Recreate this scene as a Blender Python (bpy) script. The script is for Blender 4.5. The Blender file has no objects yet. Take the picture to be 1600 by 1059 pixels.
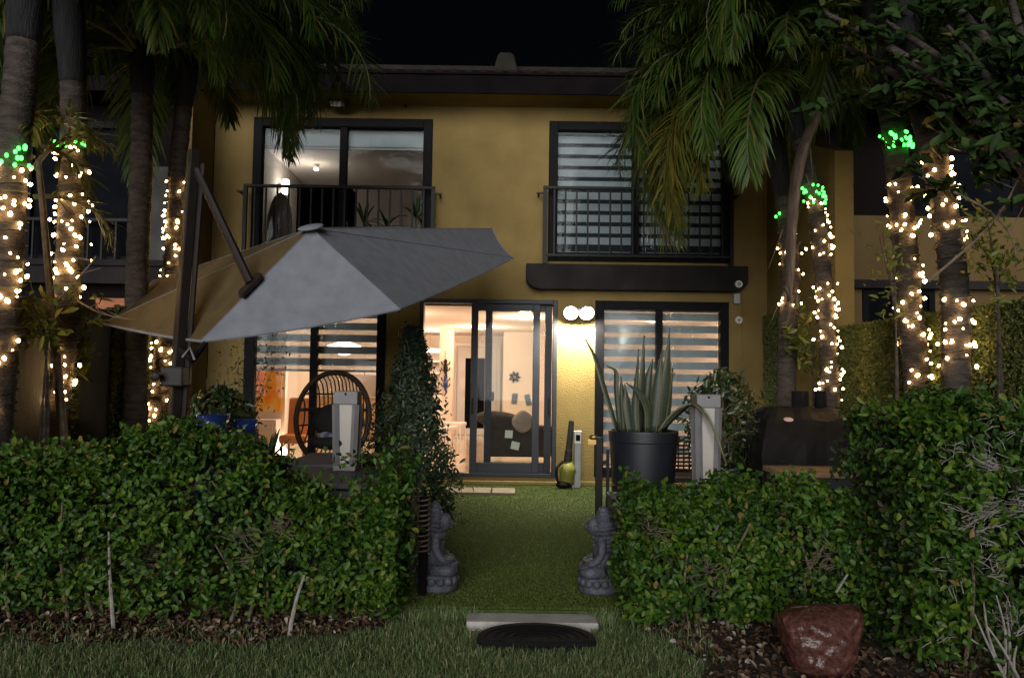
import bpy, math, random
import numpy as np
from mathutils import Vector, Matrix
PI = math.pi
R_ = math.radians
random.seed(7)
rng = np.random.default_rng(7)
scn = bpy.context.scene
COL = scn.collection

# ------------------------------------------------------------------ camera, sky, sun, exposure
F_PX, PITCH, ROLL = 1230.0, R_(2.8), 0.0137
CAM = Vector((0, 0, 1.5))
fw = Vector((0, math.cos(PITCH), math.sin(PITCH)))
u0 = Vector((0, -math.sin(PITCH), math.cos(PITCH)))
r0 = Vector((1, 0, 0))
CR = math.cos(ROLL) * r0 + math.sin(ROLL) * u0
CU = -math.sin(ROLL) * r0 + math.cos(ROLL) * u0
cd = bpy.data.cameras.new('camera')
cam = bpy.data.objects.new('camera', cd)
COL.objects.link(cam)
cd.sensor_width = 36
cd.lens = F_PX / 1600 * 36
cd.clip_end = 500
m4 = Matrix((CR, CU, -fw)).transposed().to_4x4()
m4.translation = CAM
cam.matrix_world = m4
scn.camera = cam

world = bpy.data.worlds.new('World')
scn.world = world
world.use_nodes = True
wn = world.node_tree
bg = wn.nodes['Background']
sky = wn.nodes.new('ShaderNodeTexSky')
sky.sky_type = 'NISHITA'
sky.sun_disc = False
SUN_EL, SUN_AZ = R_(12), R_(9)        # light comes from behind the camera, over its left shoulder
sky.sun_elevation = SUN_EL
sky.sun_rotation = PI + SUN_AZ
wn.links.new(sky.outputs[0], bg.inputs[0])
bg.inputs[1].default_value = 0.0005

sd = bpy.data.lights.new('sun', 'SUN')
sd.energy = 3.1
sd.angle = R_(40)
sd.color = (1.0, 0.985, 0.96)
sun = bpy.data.objects.new('sun', sd)
COL.objects.link(sun)
sdir = Vector((math.sin(SUN_AZ) * math.cos(SUN_EL), math.cos(SUN_AZ) * math.cos(SUN_EL), -math.sin(SUN_EL)))
sun.rotation_euler = sdir.to_track_quat('-Z', 'Y').to_euler()
sun.location = (0, -5, 6)

scn.view_settings.view_transform = 'Standard'
scn.view_settings.look = 'None'
scn.view_settings.gamma = 1
scn.view_settings.exposure = 0.0
scn.view_settings.use_curve_mapping = False
scn.render.engine = 'CYCLES'
scn.cycles.use_denoising = True
scn.cycles.use_light_tree = True
scn.cycles.max_bounces = 8
scn.cycles.transparent_max_bounces = 16
scn.cycles.sample_clamp_indirect = 4
scn.cycles.caustics_reflective = False
scn.cycles.caustics_refractive = False


def P(px, py, D):
    """the place in the garden seen at a photograph pixel, D metres in front of the camera"""
    d = fw + CR * ((px - 800) / F_PX) + CU * ((529.5 - py) / F_PX)
    return CAM + d * (D / d.y)


# ------------------------------------------------------------------ materials
def nodes_of(name):
    m = bpy.data.materials.new(name)
    m.use_nodes = True
    nt = m.node_tree
    return m, nt, nt.nodes['Principled BSDF']


def mat(name, col, rough=0.6, metal=0.0, var=0.15, scale=6.0, bump=0.0, bscale=60.0, spec=0.5, detail=4, stretch=None):
    """Principled with noise variation in colour and a fine bump"""
    m, nt, b = nodes_of(name)
    b.inputs['Roughness'].default_value = rough
    b.inputs['Metallic'].default_value = metal
    b.inputs['Specular IOR Level'].default_value = spec
    tc = nt.nodes.new('ShaderNodeTexCoord')
    src = tc.outputs['Object']
    if stretch:
        mp = nt.nodes.new('ShaderNodeMapping')
        mp.inputs['Scale'].default_value = stretch
        nt.links.new(src, mp.inputs[0])
        src = mp.outputs[0]
    n = nt.nodes.new('ShaderNodeTexNoise')
    n.inputs['Scale'].default_value = scale
    n.inputs['Detail'].default_value = detail
    nt.links.new(src, n.inputs['Vector'])
    r = nt.nodes.new('ShaderNodeValToRGB')
    r.color_ramp.elements[0].position = 0.3
    r.color_ramp.elements[1].position = 0.7
    r.color_ramp.elements[0].color = tuple(c * (1 - var) for c in col) + (1,)
    r.color_ramp.elements[1].color = tuple(min(1, c * (1 + var)) for c in col) + (1,)
    nt.links.new(n.outputs[0], r.inputs[0])
    nt.links.new(r.outputs[0], b.inputs['Base Color'])
    if bump:
        n2 = nt.nodes.new('ShaderNodeTexNoise')
        n2.inputs['Scale'].default_value = bscale
        n2.inputs['Detail'].default_value = 3
        nt.links.new(src, n2.inputs['Vector'])
        bp = nt.nodes.new('ShaderNodeBump')
        bp.inputs['Strength'].default_value = bump
        bp.inputs['Distance'].default_value = 0.02
        nt.links.new(n2.outputs[0], bp.inputs['Height'])
        nt.links.new(bp.outputs[0], b.inputs['Normal'])
    return m


def set_ramp(r, stops):
    el = r.color_ramp.elements
    el[0].position, el[0].color = stops[0][0], tuple(stops[0][1]) + (1,)
    el[-1].position, el[-1].color = stops[-1][0], tuple(stops[-1][1]) + (1,)
    for p, c in stops[1:-1]:
        e = el.new(p)
        e.color = tuple(c) + (1,)


def leaf_mat(name, cols, rough=0.42, trans=0.25, spec=0.5):
    """each leaf (mesh island) picks its own colour"""
    m, nt, b = nodes_of(name)
    g = nt.nodes.new('ShaderNodeNewGeometry')
    r = nt.nodes.new('ShaderNodeValToRGB')
    set_ramp(r, cols)
    nt.links.new(g.outputs['Random Per Island'], r.inputs[0])
    nt.links.new(r.outputs[0], b.inputs['Base Color'])
    b.inputs['Roughness'].default_value = rough
    b.inputs['Specular IOR Level'].default_value = spec
    t = nt.nodes.new('ShaderNodeBsdfTranslucent')
    nt.links.new(r.outputs[0], t.inputs[0])
    mx = nt.nodes.new('ShaderNodeMixShader')
    mx.inputs[0].default_value = trans
    nt.links.new(b.outputs[0], mx.inputs[1])
    nt.links.new(t.outputs[0], mx.inputs[2])
    nt.links.new(mx.outputs[0], nt.nodes['Material Output'].inputs[0])
    return m


def emit_mat(name, col, strength):
    m, nt, b = nodes_of(name)
    b.inputs['Base Color'].default_value = tuple(col) + (1,)
    b.inputs['Emission Color'].default_value = tuple(col) + (1,)
    b.inputs['Emission Strength'].default_value = strength
    return m


def glass_mat(name, tint=(0.92, 0.95, 0.95), base=0.0):
    m, nt, b = nodes_of(name)
    nt.nodes.remove(b)
    tr = nt.nodes.new('ShaderNodeBsdfTransparent')
    tr.inputs[0].default_value = tint + (1,)
    gl = nt.nodes.new('ShaderNodeBsdfGlossy')
    gl.inputs['Roughness'].default_value = 0.0
    fr = nt.nodes.new('ShaderNodeFresnel')
    fr.inputs[0].default_value = 1.16
    ad = nt.nodes.new('ShaderNodeMath')
    ad.operation = 'ADD'
    ad.inputs[1].default_value = base
    nt.links.new(fr.outputs[0], ad.inputs[0])
    mx = nt.nodes.new('ShaderNodeMixShader')
    nt.links.new(ad.outputs[0], mx.inputs[0])
    nt.links.new(tr.outputs[0], mx.inputs[1])
    nt.links.new(gl.outputs[0], mx.inputs[2])
    nt.links.new(mx.outputs[0], nt.nodes['Material Output'].inputs[0])
    return m


def sheer_mat(name, col, opacity):
    m, nt, b = nodes_of(name)
    b.inputs['Base Color'].default_value = tuple(col) + (1,)
    b.inputs['Roughness'].default_value = 0.9
    tl = nt.nodes.new('ShaderNodeBsdfTranslucent')
    tl.inputs[0].default_value = tuple(col) + (1,)
    m1 = nt.nodes.new('ShaderNodeMixShader')
    m1.inputs[0].default_value = 0.5
    nt.links.new(b.outputs[0], m1.inputs[1])
    nt.links.new(tl.outputs[0], m1.inputs[2])
    tr = nt.nodes.new('ShaderNodeBsdfTransparent')
    m2 = nt.nodes.new('ShaderNodeMixShader')
    m2.inputs[0].default_value = opacity
    nt.links.new(tr.outputs[0], m2.inputs[1])
    nt.links.new(m1.outputs[0], m2.inputs[2])
    nt.links.new(m2.outputs[0], nt.nodes['Material Output'].inputs[0])
    return m


def fabric_mat(name, col, trans=0.25, weave=500):
    m = mat(name, col, 0.9, var=0.12, scale=9, bump=0.25, bscale=weave, spec=0.15)
    nt = m.node_tree
    b = nt.nodes['Principled BSDF']
    t = nt.nodes.new('ShaderNodeBsdfTranslucent')
    t.inputs[0].default_value = tuple(col) + (1,)
    mx = nt.nodes.new('ShaderNodeMixShader')
    mx.inputs[0].default_value = trans
    nt.links.new(b.outputs[0], mx.inputs[1])
    nt.links.new(t.outputs[0], mx.inputs[2])
    nt.links.new(mx.outputs[0], nt.nodes['Material Output'].inputs[0])
    return m


M = dict(
    stucco=mat('stucco', (0.225, 0.161, 0.061), 0.95, var=0.13, scale=2.2, bump=0.75, bscale=60, spec=0.1, detail=10),
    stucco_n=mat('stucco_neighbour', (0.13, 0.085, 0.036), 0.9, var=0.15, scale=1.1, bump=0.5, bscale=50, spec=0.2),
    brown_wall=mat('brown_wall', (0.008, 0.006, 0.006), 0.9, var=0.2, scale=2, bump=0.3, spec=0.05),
    fascia=mat('fascia_paint', (0.007, 0.0055, 0.0065), 0.9, var=0.2, scale=4, bump=0.1, spec=0.04),
    tile=mat('roof_tile', (0.016, 0.009, 0.008), 0.9, var=0.5, scale=7, bump=0.4, bscale=40, spec=0.15),
    cap=mat('roof_cap', (0.022, 0.019, 0.016), 0.9, var=0.3, scale=3, spec=0.15, bump=0.3),
    frame=mat('black_aluminium', (0.005, 0.005, 0.0065), 0.6, 0.0, var=0.15, scale=8, spec=0.08),
    slider=mat('charcoal_aluminium', (0.028, 0.031, 0.040), 0.45, 0.0, var=0.1, scale=6, spec=0.2),
    iron=mat('black_iron', (0.006, 0.0055, 0.0055), 0.5, var=0.2, scale=20, bump=0.1, spec=0.2),
    slab=mat('slab_paint', (0.022, 0.019, 0.019), 0.85, var=0.2, scale=3, bump=0.35, bscale=45, spec=0.15),
    glass=glass_mat('window_glass'),
    dark_glass=mat('dark_glass', (0.006, 0.007, 0.009), 0.05, var=0.3, scale=2, spec=0.0),
    white=mat('white_paint', (0.75, 0.72, 0.68), 0.5, var=0.05, scale=3),
    plaster=mat('room_plaster', (0.74, 0.66, 0.58), 0.85, var=0.04, scale=2),
    greyplaster=mat('grey_plaster', (0.42, 0.38, 0.35), 0.9, var=0.06, scale=2),
    ceilm=mat('ceiling_plaster', (0.78, 0.72, 0.66), 0.9, var=0.03, scale=2),
    tilefloor=mat('tile_floor', (0.62, 0.52, 0.42), 0.12, var=0.1, scale=1.5),
    band=fabric_mat('blind_band', (0.36, 0.385, 0.41), 0.16, 300),
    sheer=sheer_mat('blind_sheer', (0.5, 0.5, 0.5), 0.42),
    sheer_unlit=sheer_mat('blind_sheer_unlit', (0.05, 0.053, 0.06), 0.8),  # upper right blind: the unlit room's darkness put into the cloth colour
    cord=mat('wire_cord', (0.02, 0.025, 0.015), 0.7),
    bulb=emit_mat('bulb_warm', (1.0, 0.62, 0.24), 50),
    bulbg=emit_mat('bulb_green', (0.045, 1.0, 0.07), 8),
    flood=emit_mat('flood_lens', (0.92, 0.96, 1.0), 90),
    lamp=emit_mat('lamp_warm', (1.0, 0.80, 0.58), 9),
    lampw=emit_mat('lamp_white', (1.0, 0.9, 0.8), 14),
    trunk=mat('palm_trunk', (0.058, 0.046, 0.040), 0.9, var=0.45, scale=9, bump=0.9, bscale=35, spec=0.2, stretch=(1, 1, 3)),
    trunk_dark=mat('palm_crownshaft', (0.017, 0.017, 0.018), 0.8, var=0.35, scale=7, bump=0.6, bscale=30, spec=0.2, stretch=(4, 4, 0.6)),
    frond=leaf_mat('palm_leaflet', [(0, (0.026, 0.055, 0.009)), (0.5, (0.046, 0.088, 0.014)), (0.85, (0.085, 0.12, 0.018)), (1, (0.15, 0.11, 0.03))], 0.5, 0.2, 0.35),
    frond_y=leaf_mat('palm_leaflet_yellowing', [(0, (0.06, 0.075, 0.012)), (0.5, (0.10, 0.10, 0.015)), (1, (0.17, 0.12, 0.02))], 0.5, 0.25, 0.35),
    rachis=mat('palm_rachis', (0.10, 0.085, 0.035), 0.6, var=0.3, scale=5),
    dead=mat('dead_frond', (0.15, 0.11, 0.085), 0.95, var=0.45, scale=5, bump=0.7, bscale=25, spec=0.1, stretch=(6, 6, 0.7)),
    hedge=leaf_mat('hedge_leaf', [(0, (0.011, 0.031, 0.004)), (0.4, (0.028, 0.076, 0.008)), (0.8, (0.058, 0.126, 0.012)), (0.95, (0.10, 0.14, 0.016)), (1, (0.17, 0.11, 0.035))], 0.5, 0.2, 0.28),
    hedge_y=leaf_mat('hedge_leaf_young', [(0, (0.025, 0.070, 0.006)), (0.6, (0.060, 0.125, 0.010)), (1, (0.12, 0.175, 0.018))], 0.48, 0.25, 0.3),
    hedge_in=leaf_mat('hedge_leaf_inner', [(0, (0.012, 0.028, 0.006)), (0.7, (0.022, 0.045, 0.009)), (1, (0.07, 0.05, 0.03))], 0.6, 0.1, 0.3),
    shrub=leaf_mat('conifer_leaf', [(0, (0.013, 0.026, 0.012)), (0.7, (0.024, 0.045, 0.02)), (1, (0.06, 0.08, 0.03))], 0.5, 0.1, 0.4),
    ficus=leaf_mat('ficus_leaf', [(0, (0.015, 0.03, 0.008)), (0.7, (0.03, 0.055, 0.013)), (1, (0.09, 0.07, 0.03))], 0.4, 0.15, 0.5),
    broad=leaf_mat('broad_leaf', [(0, (0.008, 0.020, 0.004)), (0.6, (0.018, 0.040, 0.008)), (0.92, (0.038, 0.075, 0.015)), (1, (0.11, 0.07, 0.014))], 0.6, 0.2, 0.2),
    lime=leaf_mat('lime_leaf', [(0, (0.06, 0.09, 0.012)), (0.7, (0.12, 0.14, 0.02)), (1, (0.2, 0.16, 0.03))], 0.5, 0.35, 0.4),
    faux=leaf_mat('faux_leaf', [(0, (0.045, 0.062, 0.014)), (0.6, (0.08, 0.10, 0.02)), (1, (0.14, 0.15, 0.035))], 0.5, 0.15, 0.35),
    grass=leaf_mat('lawn_blade', [(0, (0.065, 0.125, 0.035)), (0.5, (0.14, 0.21, 0.075)), (0.85, (0.24, 0.28, 0.13)), (1, (0.46, 0.40, 0.26))], 0.5, 0.25, 0.35),
    turf=leaf_mat('turf_blade', [(0, (0.045, 0.075, 0.010)), (0.6, (0.085, 0.120, 0.016)), (1, (0.15, 0.16, 0.03))], 0.55, 0.15, 0.3),
    litter=leaf_mat('dead_leaf', [(0, (0.03, 0.018, 0.011)), (0.5, (0.07, 0.038, 0.022)), (0.85, (0.14, 0.085, 0.048)), (0.95, (0.26, 0.20, 0.13)), (1, (0.42, 0.38, 0.30))], 0.7, 0.1, 0.3),
    twig=mat('pale_twig', (0.23, 0.21, 0.19), 0.85, var=0.35, scale=30, bump=0.2),
    stem=mat('brown_stem', (0.13, 0.095, 0.065), 0.85, var=0.4, scale=20, bump=0.4),
    soil=mat('soil', (0.045, 0.03, 0.022), 0.95, var=0.5, scale=14, bump=1.0, bscale=45),
    lawn=mat('lawn_soil', (0.085, 0.095, 0.045), 0.95, var=0.4, scale=10, bump=0.8, bscale=70),
    turfbase=mat('turf_backing', (0.045, 0.070, 0.010), 0.95, var=0.3, scale=20, bump=0.8, bscale=150),
    concrete=mat('concrete', (0.40, 0.38, 0.36), 0.9, var=0.2, scale=9, bump=0.5, bscale=80),
    paver=mat('paver', (0.17, 0.14, 0.10), 0.85, var=0.2, scale=9, bump=0.3, bscale=80),
    rubber=mat('black_rubber', (0.006, 0.006, 0.007), 0.75, var=0.3, scale=30, spec=0.15, bump=0.5, bscale=150),
    planter=mat('planter_slat', (0.030, 0.032, 0.042), 0.55, var=0.25, scale=5, bump=0.2, stretch=(1, 5, 5)),
    pot=mat('black_pot', (0.010, 0.012, 0.017), 0.45, var=0.2, scale=5, bump=0.08, bscale=90),
    bluepot=mat('blue_glaze', (0.012, 0.03, 0.14), 0.15, var=0.25, scale=5),
    stone=mat('statue_stone', (0.055, 0.058, 0.076), 0.55, var=0.45, scale=14, bump=0.6, bscale=70),
    lantern=mat('lantern_frame', (0.17, 0.165, 0.17), 0.6, var=0.12, scale=8, bump=0.15),
    lantern_pane=mat('frosted_pane', (0.36, 0.33, 0.30), 0.5, var=0.06, scale=4),
    umbrella=fabric_mat('umbrella_fabric', (0.185, 0.195, 0.225), 0.08),
    umbrella_warm_shade=fabric_mat('umbrella_warm_shade_fabric', (0.092, 0.066, 0.031), 0.12),  # left canopy panels: dim warm light put into the fabric colour
    wood=mat('wood_top', (0.30, 0.19, 0.10), 0.6, var=0.35, scale=5, bump=0.2, stretch=(1, 9, 9)),
    bronze=mat('bronze_pole', (0.014, 0.010, 0.009), 0.5, 0.0, var=0.2, scale=10, spec=0.25),
    cover=mat('grill_cover', (0.010, 0.0095, 0.0095), 0.65, var=0.25, scale=6, bump=0.5, bscale=12, spec=0.12),
    bag=mat('mulch_bag', (0.078, 0.030, 0.024), 0.36, var=0.5, scale=45, bump=0.8, bscale=22),
    rattan=mat('rattan', (0.045, 0.026, 0.017), 0.6, var=0.3, scale=20),
    cushion=mat('dark_cushion', (0.03, 0.032, 0.036), 0.9, var=0.2, scale=9, bump=0.3, bscale=200),
    greycloth=mat('grey_cloth', (0.34, 0.30, 0.28), 0.9, var=0.15, scale=9, bump=0.3, bscale=200),
    sofa=mat('sofa_cloth', (0.05, 0.045, 0.045), 0.9, var=0.2, scale=9, bump=0.3, bscale=150),
    orange=mat('orange_cloth', (0.62, 0.20, 0.05), 0.8, var=0.2, scale=8),
    blower=mat('blower_plastic', (0.17, 0.165, 0.025), 0.55, var=0.15, scale=8),
    grey=mat('grey_plastic', (0.30, 0.31, 0.33), 0.5, var=0.1, scale=9),
    whitep=mat('white_plastic', (0.66, 0.65, 0.63), 0.4, var=0.06, scale=9),
    paper=mat('note_paper', (0.72, 0.66, 0.55), 0.8, var=0.05, scale=9),
    brass=mat('brass', (0.35, 0.22, 0.07), 0.35, 0.8, var=0.2, scale=20),
    pink=mat('badge_pink', (0.55, 0.36, 0.32), 0.5, var=0.1, scale=20),
    brick=mat('brick_red', (0.36, 0.13, 0.06), 0.85, var=0.3, scale=8, bump=0.4),
    greywall=mat('grey_fence', (0.06, 0.057, 0.052), 0.9, var=0.3, scale=3, bump=0.4, bscale=30),
    fencebase=mat('fence_board', (0.02, 0.022, 0.012), 0.9, var=0.3, scale=8),
)

def weather(m, strength=0.08):
    nt = m.node_tree
    b = nt.nodes['Principled BSDF']
    src = b.inputs['Base Color'].links[0].from_socket
    tc = nt.nodes.new('ShaderNodeTexCoord')
    mp = nt.nodes.new('ShaderNodeMapping')
    mp.inputs['Scale'].default_value = (2.2, 2.2, 0.5)
    nt.links.new(tc.outputs['Object'], mp.inputs[0])
    n = nt.nodes.new('ShaderNodeTexNoise')
    n.inputs['Scale'].default_value = 1.6
    n.inputs['Detail'].default_value = 7
    nt.links.new(mp.outputs[0], n.inputs['Vector'])
    r = nt.nodes.new('ShaderNodeValToRGB')
    set_ramp(r, [(0.35, (1 - strength,) * 3), (0.6, (1.0, 1.0, 1.0))])
    nt.links.new(n.outputs[0], r.inputs[0])
    mx = nt.nodes.new('ShaderNodeMix')
    mx.data_type = 'RGBA'
    mx.blend_type = 'MULTIPLY'
    mx.inputs[0].default_value = 1.0
    nt.links.new(src, mx.inputs[6])
    nt.links.new(r.outputs[0], mx.inputs[7])
    nt.links.new(mx.outputs[2], b.inputs['Base Color'])


weather(M['stucco'])
weather(M['stucco_n'], 0.15)
weather(M['slab'], 0.3)
weather(M['greywall'], 0.4)

# blue and white pillow, abstract painting, snake plant leaf: printed or grown patterns
def wave_mat(name, a, b, scale, rough=0.8, kind='noise'):
    m, nt, p = nodes_of(name)
    tc = nt.nodes.new('ShaderNodeTexCoord')
    if kind == 'wave':
        n = nt.nodes.new('ShaderNodeTexWave')
        n.bands_direction = 'Z'
        n.inputs['Distortion'].default_value = 7
        n.inputs['Detail'].default_value = 3
        n.inputs['Detail Scale'].default_value = 2.5
    else:
        n = nt.nodes.new('ShaderNodeTexNoise')
        n.inputs['Detail'].default_value = 6
    n.inputs['Scale'].default_value = scale
    nt.links.new(tc.outputs['Object'], n.inputs['Vector'])
    r = nt.nodes.new('ShaderNodeValToRGB')
    el = r.color_ramp.elements
    cols = [a, b] if isinstance(a[0], float) else list(a)
    set_ramp(r, [(0.32 + 0.36 * i / (len(cols) - 1), c) for i, c in enumerate(cols)])
    nt.links.new(n.outputs[0], r.inputs[0])
    nt.links.new(r.outputs[0], p.inputs['Base Color'])
    p.inputs['Roughness'].default_value = rough
    return m


M['pillow'] = wave_mat('blue_white_pillow', (0.04, 0.09, 0.30), (0.60, 0.62, 0.66), 14)
M['painting'] = wave_mat('abstract_painting', [(0.75, 0.10, 0.03), (0.9, 0.28, 0.02), (0.95, 0.50, 0.03), (0.95, 0.75, 0.35)], None, 3.2, 0.6)
M['snake'] = wave_mat('snake_leaf', (0.010, 0.020, 0.010), (0.045, 0.060, 0.038), 22, 0.5, 'wave')
M['snake_edge'] = mat('snake_leaf_edge', (0.14, 0.135, 0.06), 0.5, var=0.2, scale=20)
M['agave'] = mat('agave_leaf', (0.05, 0.075, 0.055), 0.5, var=0.3, scale=9)


# ------------------------------------------------------------------ mesh helpers
def link(name, me, m, parent=None, smooth=False):
    o = bpy.data.objects.new(name, me)
    COL.objects.link(o)
    if m is not None and not me.materials:
        me.materials.append(M[m] if isinstance(m, str) else m)
    if smooth:
        me.polygons.foreach_set('use_smooth', [True] * len(me.polygons))
    if parent is not None:
        o.parent = parent
        o.matrix_parent_inverse = Matrix.Translation(-world_loc(parent))
    return o


def world_loc(o):
    v = Vector(o.location)
    if o.parent is not None:
        v = o.matrix_parent_inverse @ v
        v = v + world_loc(o.parent)
    return v


def tag(o, label=None, cat=None, group=None, kind=None):
    if label: o['label'] = label
    if cat: o['category'] = cat
    if group: o['group'] = group
    if kind: o['kind'] = kind
    return o


def thing(name, loc, label, cat, group=None):
    o = bpy.data.objects.new(name, None)
    COL.objects.link(o)
    o.location = loc
    o.empty_display_size = 0.1
    return tag(o, label, cat, group)


class MB:
    def __init__(s):
        s.v, s.f = [], []

    def box(s, a, b, rot=None, piv=None):
        x0, y0, z0 = a
        x1, y1, z1 = b
        n = len(s.v)
        vs = [Vector((x, y, z)) for z in (z0, z1) for y in (y0, y1) for x in (x0, x1)]
        if rot is not None:
            c = Vector(piv) if piv is not None else (Vector(a) + Vector(b)) / 2
            vs = [c + rot @ (v - c) for v in vs]
        s.v += vs
        s.f += [(n, n + 2, n + 3, n + 1), (n + 4, n + 5, n + 7, n + 6), (n, n + 1, n + 5, n + 4),
                (n + 2, n + 6, n + 7, n + 3), (n, n + 4, n + 6, n + 2), (n + 1, n + 3, n + 7, n + 5)]
        return s

    def tube(s, pts, rad, k=8, cap=True, flat=1.0):
        pts = [Vector(p) for p in pts]
        if not hasattr(rad, '__len__'):
            rad = [rad] * len(pts)
        n0 = len(s.v)
        up = None
        for i, p in enumerate(pts):
            t = (pts[min(i + 1, len(pts) - 1)] - pts[max(i - 1, 0)])
            t = t.normalized() if t.length > 1e-9 else Vector((0, 0, 1))
            if up is None:
                up = Vector((0, 0, 1)) if abs(t.z) < 0.9 else Vector((0, 1, 0))
            a = t.cross(up)
            a = a.normalized() if a.length > 1e-6 else Vector((1, 0, 0))
            b = a.cross(t).normalized()
            up = b
            for j in range(k):
                w = 2 * PI * j / k
                s.v.append(p + a * (math.cos(w) * rad[i]) + b * (math.sin(w) * rad[i] * flat))
        for i in range(len(pts) - 1):
            for j in range(k):
                q = n0 + i * k + j
                r = n0 + i * k + (j + 1) % k
                s.f.append((q, r, r + k, q + k))
        if cap:
            s.f.append(tuple(n0 + j for j in range(k))[::-1])
            s.f.append(tuple(n0 + (len(pts) - 1) * k + j for j in range(k)))
        return s

    def lathe(s, c, prof, k=24, sx=1.0, sy=1.0):
        n0 = len(s.v)
        for (r, z) in prof:
            for j in range(k):
                w = 2 * PI * j / k
                s.v.append(Vector((c[0] + r * sx * math.cos(w), c[1] + r * sy * math.sin(w), c[2] + z)))
        for i in range(len(prof) - 1):
            for j in range(k):
                q = n0 + i * k + j
                r = n0 + i * k + (j + 1) % k
                s.f.append((q, r, r + k, q + k))
        s.f.append(tuple(n0 + j for j in range(k))[::-1])
        s.f.append(tuple(n0 + (len(prof) - 1) * k + j for j in range(k)))
        return s

    def ell(s, c, r, rot=None, nu=16, nv=10, fn=None):
        n0 = len(s.v)
        c = Vector(c)
        for i in range(nv + 1):
            th = PI * i / nv
            for j in range(nu):
                ph = 2 * PI * j / nu
                d = Vector((math.sin(th) * math.cos(ph), math.sin(th) * math.sin(ph), math.cos(th)))
                k = fn(d) if fn else 1.0
                p = Vector((d.x * r[0] * k, d.y * r[1] * k, d.z * r[2] * k))
                if rot is not None:
                    p = rot @ p
                s.v.append(c + p)
        for i in range(nv):
            for j in range(nu):
                a = n0 + i * nu + j
                b = n0 + i * nu + (j + 1) % nu
                s.f.append((a, a + nu, b + nu, b))
        return s

    def prism(s, poly, axis, d0, d1):
        """poly in the two other axes, extruded along axis 0/1/2 from d0 to d1"""
        n0 = len(s.v)
        k = len(poly)
        for d in (d0, d1):
            for (a, b) in poly:
                p = [0, 0, 0]
                o = [i for i in range(3) if i != axis]
                p[o[0]], p[o[1]], p[axis] = a, b, d
                s.v.append(Vector(p))
        s.f.append(tuple(range(n0, n0 + k)))
        s.f.append(tuple(range(n0 + k, n0 + 2 * k))[::-1])
        for j in range(k):
            a, b = n0 + j, n0 + (j + 1) % k
            s.f.append((b, a, a + k, b + k))
        return s

    def strip(s, pts, wid, side, thick=0.0):
        """ribbon along pts; side = sideways vector per point or one"""
        n0 = len(s.v)
        for i, p in enumerate(pts):
            sv = side[i] if isinstance(side, list) else side
            s.v += [Vector(p) - sv * wid[i] / 2, Vector(p) + sv * wid[i] / 2]
        for i in range(len(pts) - 1):
            a = n0 + 2 * i
            s.f.append((a, a + 1, a + 3, a + 2))
        return s

    def build(s, name, m, parent=None, smooth=False, bevel=0.0):
        me = bpy.data.meshes.new(name)
        me.from_pydata([tuple(v) for v in s.v], [], s.f)
        me.update()
        o = link(name, me, m, parent, smooth)
        if bevel:
            b = o.modifiers.new('bevel', 'BEVEL')
            b.width = bevel
            b.segments = 2
            b.limit_method = 'ANGLE'
        return o


def np_mesh(name, V, faces_quads=None, faces_tris=None, m=None, parent=None, smooth=False):
    me = bpy.data.meshes.new(name)
    me.vertices.add(len(V))
    me.vertices.foreach_set('co', np.asarray(V, dtype=np.float32).ravel())
    loops, starts, off = [], [], 0
    for fs, k in ((faces_quads, 4), (faces_tris, 3)):
        if fs is None or len(fs) == 0:
            continue
        loops.append(np.asarray(fs).ravel())
        starts.append(np.arange(len(fs)) * k + off)
        off += len(fs) * k
    lp = np.concatenate(loops).astype(np.int32)
    st = np.concatenate(starts).astype(np.int32)
    me.loops.add(len(lp))
    me.loops.foreach_set('vertex_index', lp)
    me.polygons.add(len(st))
    me.polygons.foreach_set('loop_start', st)
    me.update(calc_edges=True)
    me.validate()
    return link(name, me, m, parent, smooth)


def unit(a):
    return a / np.maximum(np.linalg.norm(a, axis=1, keepdims=True), 1e-9)


def leaves(name, pos, nrm, L, W, m, parent=None, fold=0.25, curl=0.15, up=None):
    """leaf blades: six-point folded leaf at every pos, facing nrm"""
    n = len(pos)
    pos = np.asarray(pos, float)
    nrm = unit(np.asarray(nrm, float))
    d = rng.normal(size=(n, 3))
    if up is not None:
        d = d * 0.6 + np.asarray(up)
    d = d - (d * nrm).sum(1, keepdims=True) * nrm
    d = unit(d)
    sd_ = np.cross(nrm, d)
    L = (np.ones(n) * L * rng.uniform(0.4, 1.5, n))[:, None]
    W = (np.ones(n) * W * rng.uniform(0.7, 1.2, n))[:, None]
    b = pos - d * L * 0.5
    tip = pos + d * L * 0.5 - nrm * L * curl
    V = np.empty((n, 6, 3))
    V[:, 0] = b
    V[:, 1] = b + d * L * 0.32 + sd_ * W * 0.5 + nrm * W * fold
    V[:, 2] = b + d * L * 0.68 + sd_ * W * 0.42 + nrm * W * fold * 0.7 - nrm * L * curl * 0.4
    V[:, 3] = tip
    V[:, 4] = b + d * L * 0.68 - sd_ * W * 0.42 + nrm * W * fold * 0.7 - nrm * L * curl * 0.4
    V[:, 5] = b + d * L * 0.32 - sd_ * W * 0.5 + nrm * W * fold
    k = (np.arange(n) * 6)[:, None]
    q = np.concatenate([k + np.array([[0, 3, 2, 1]]), k + np.array([[0, 5, 4, 3]])])
    return np_mesh(name, V.reshape(-1, 3), q, None, m, parent)


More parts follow.
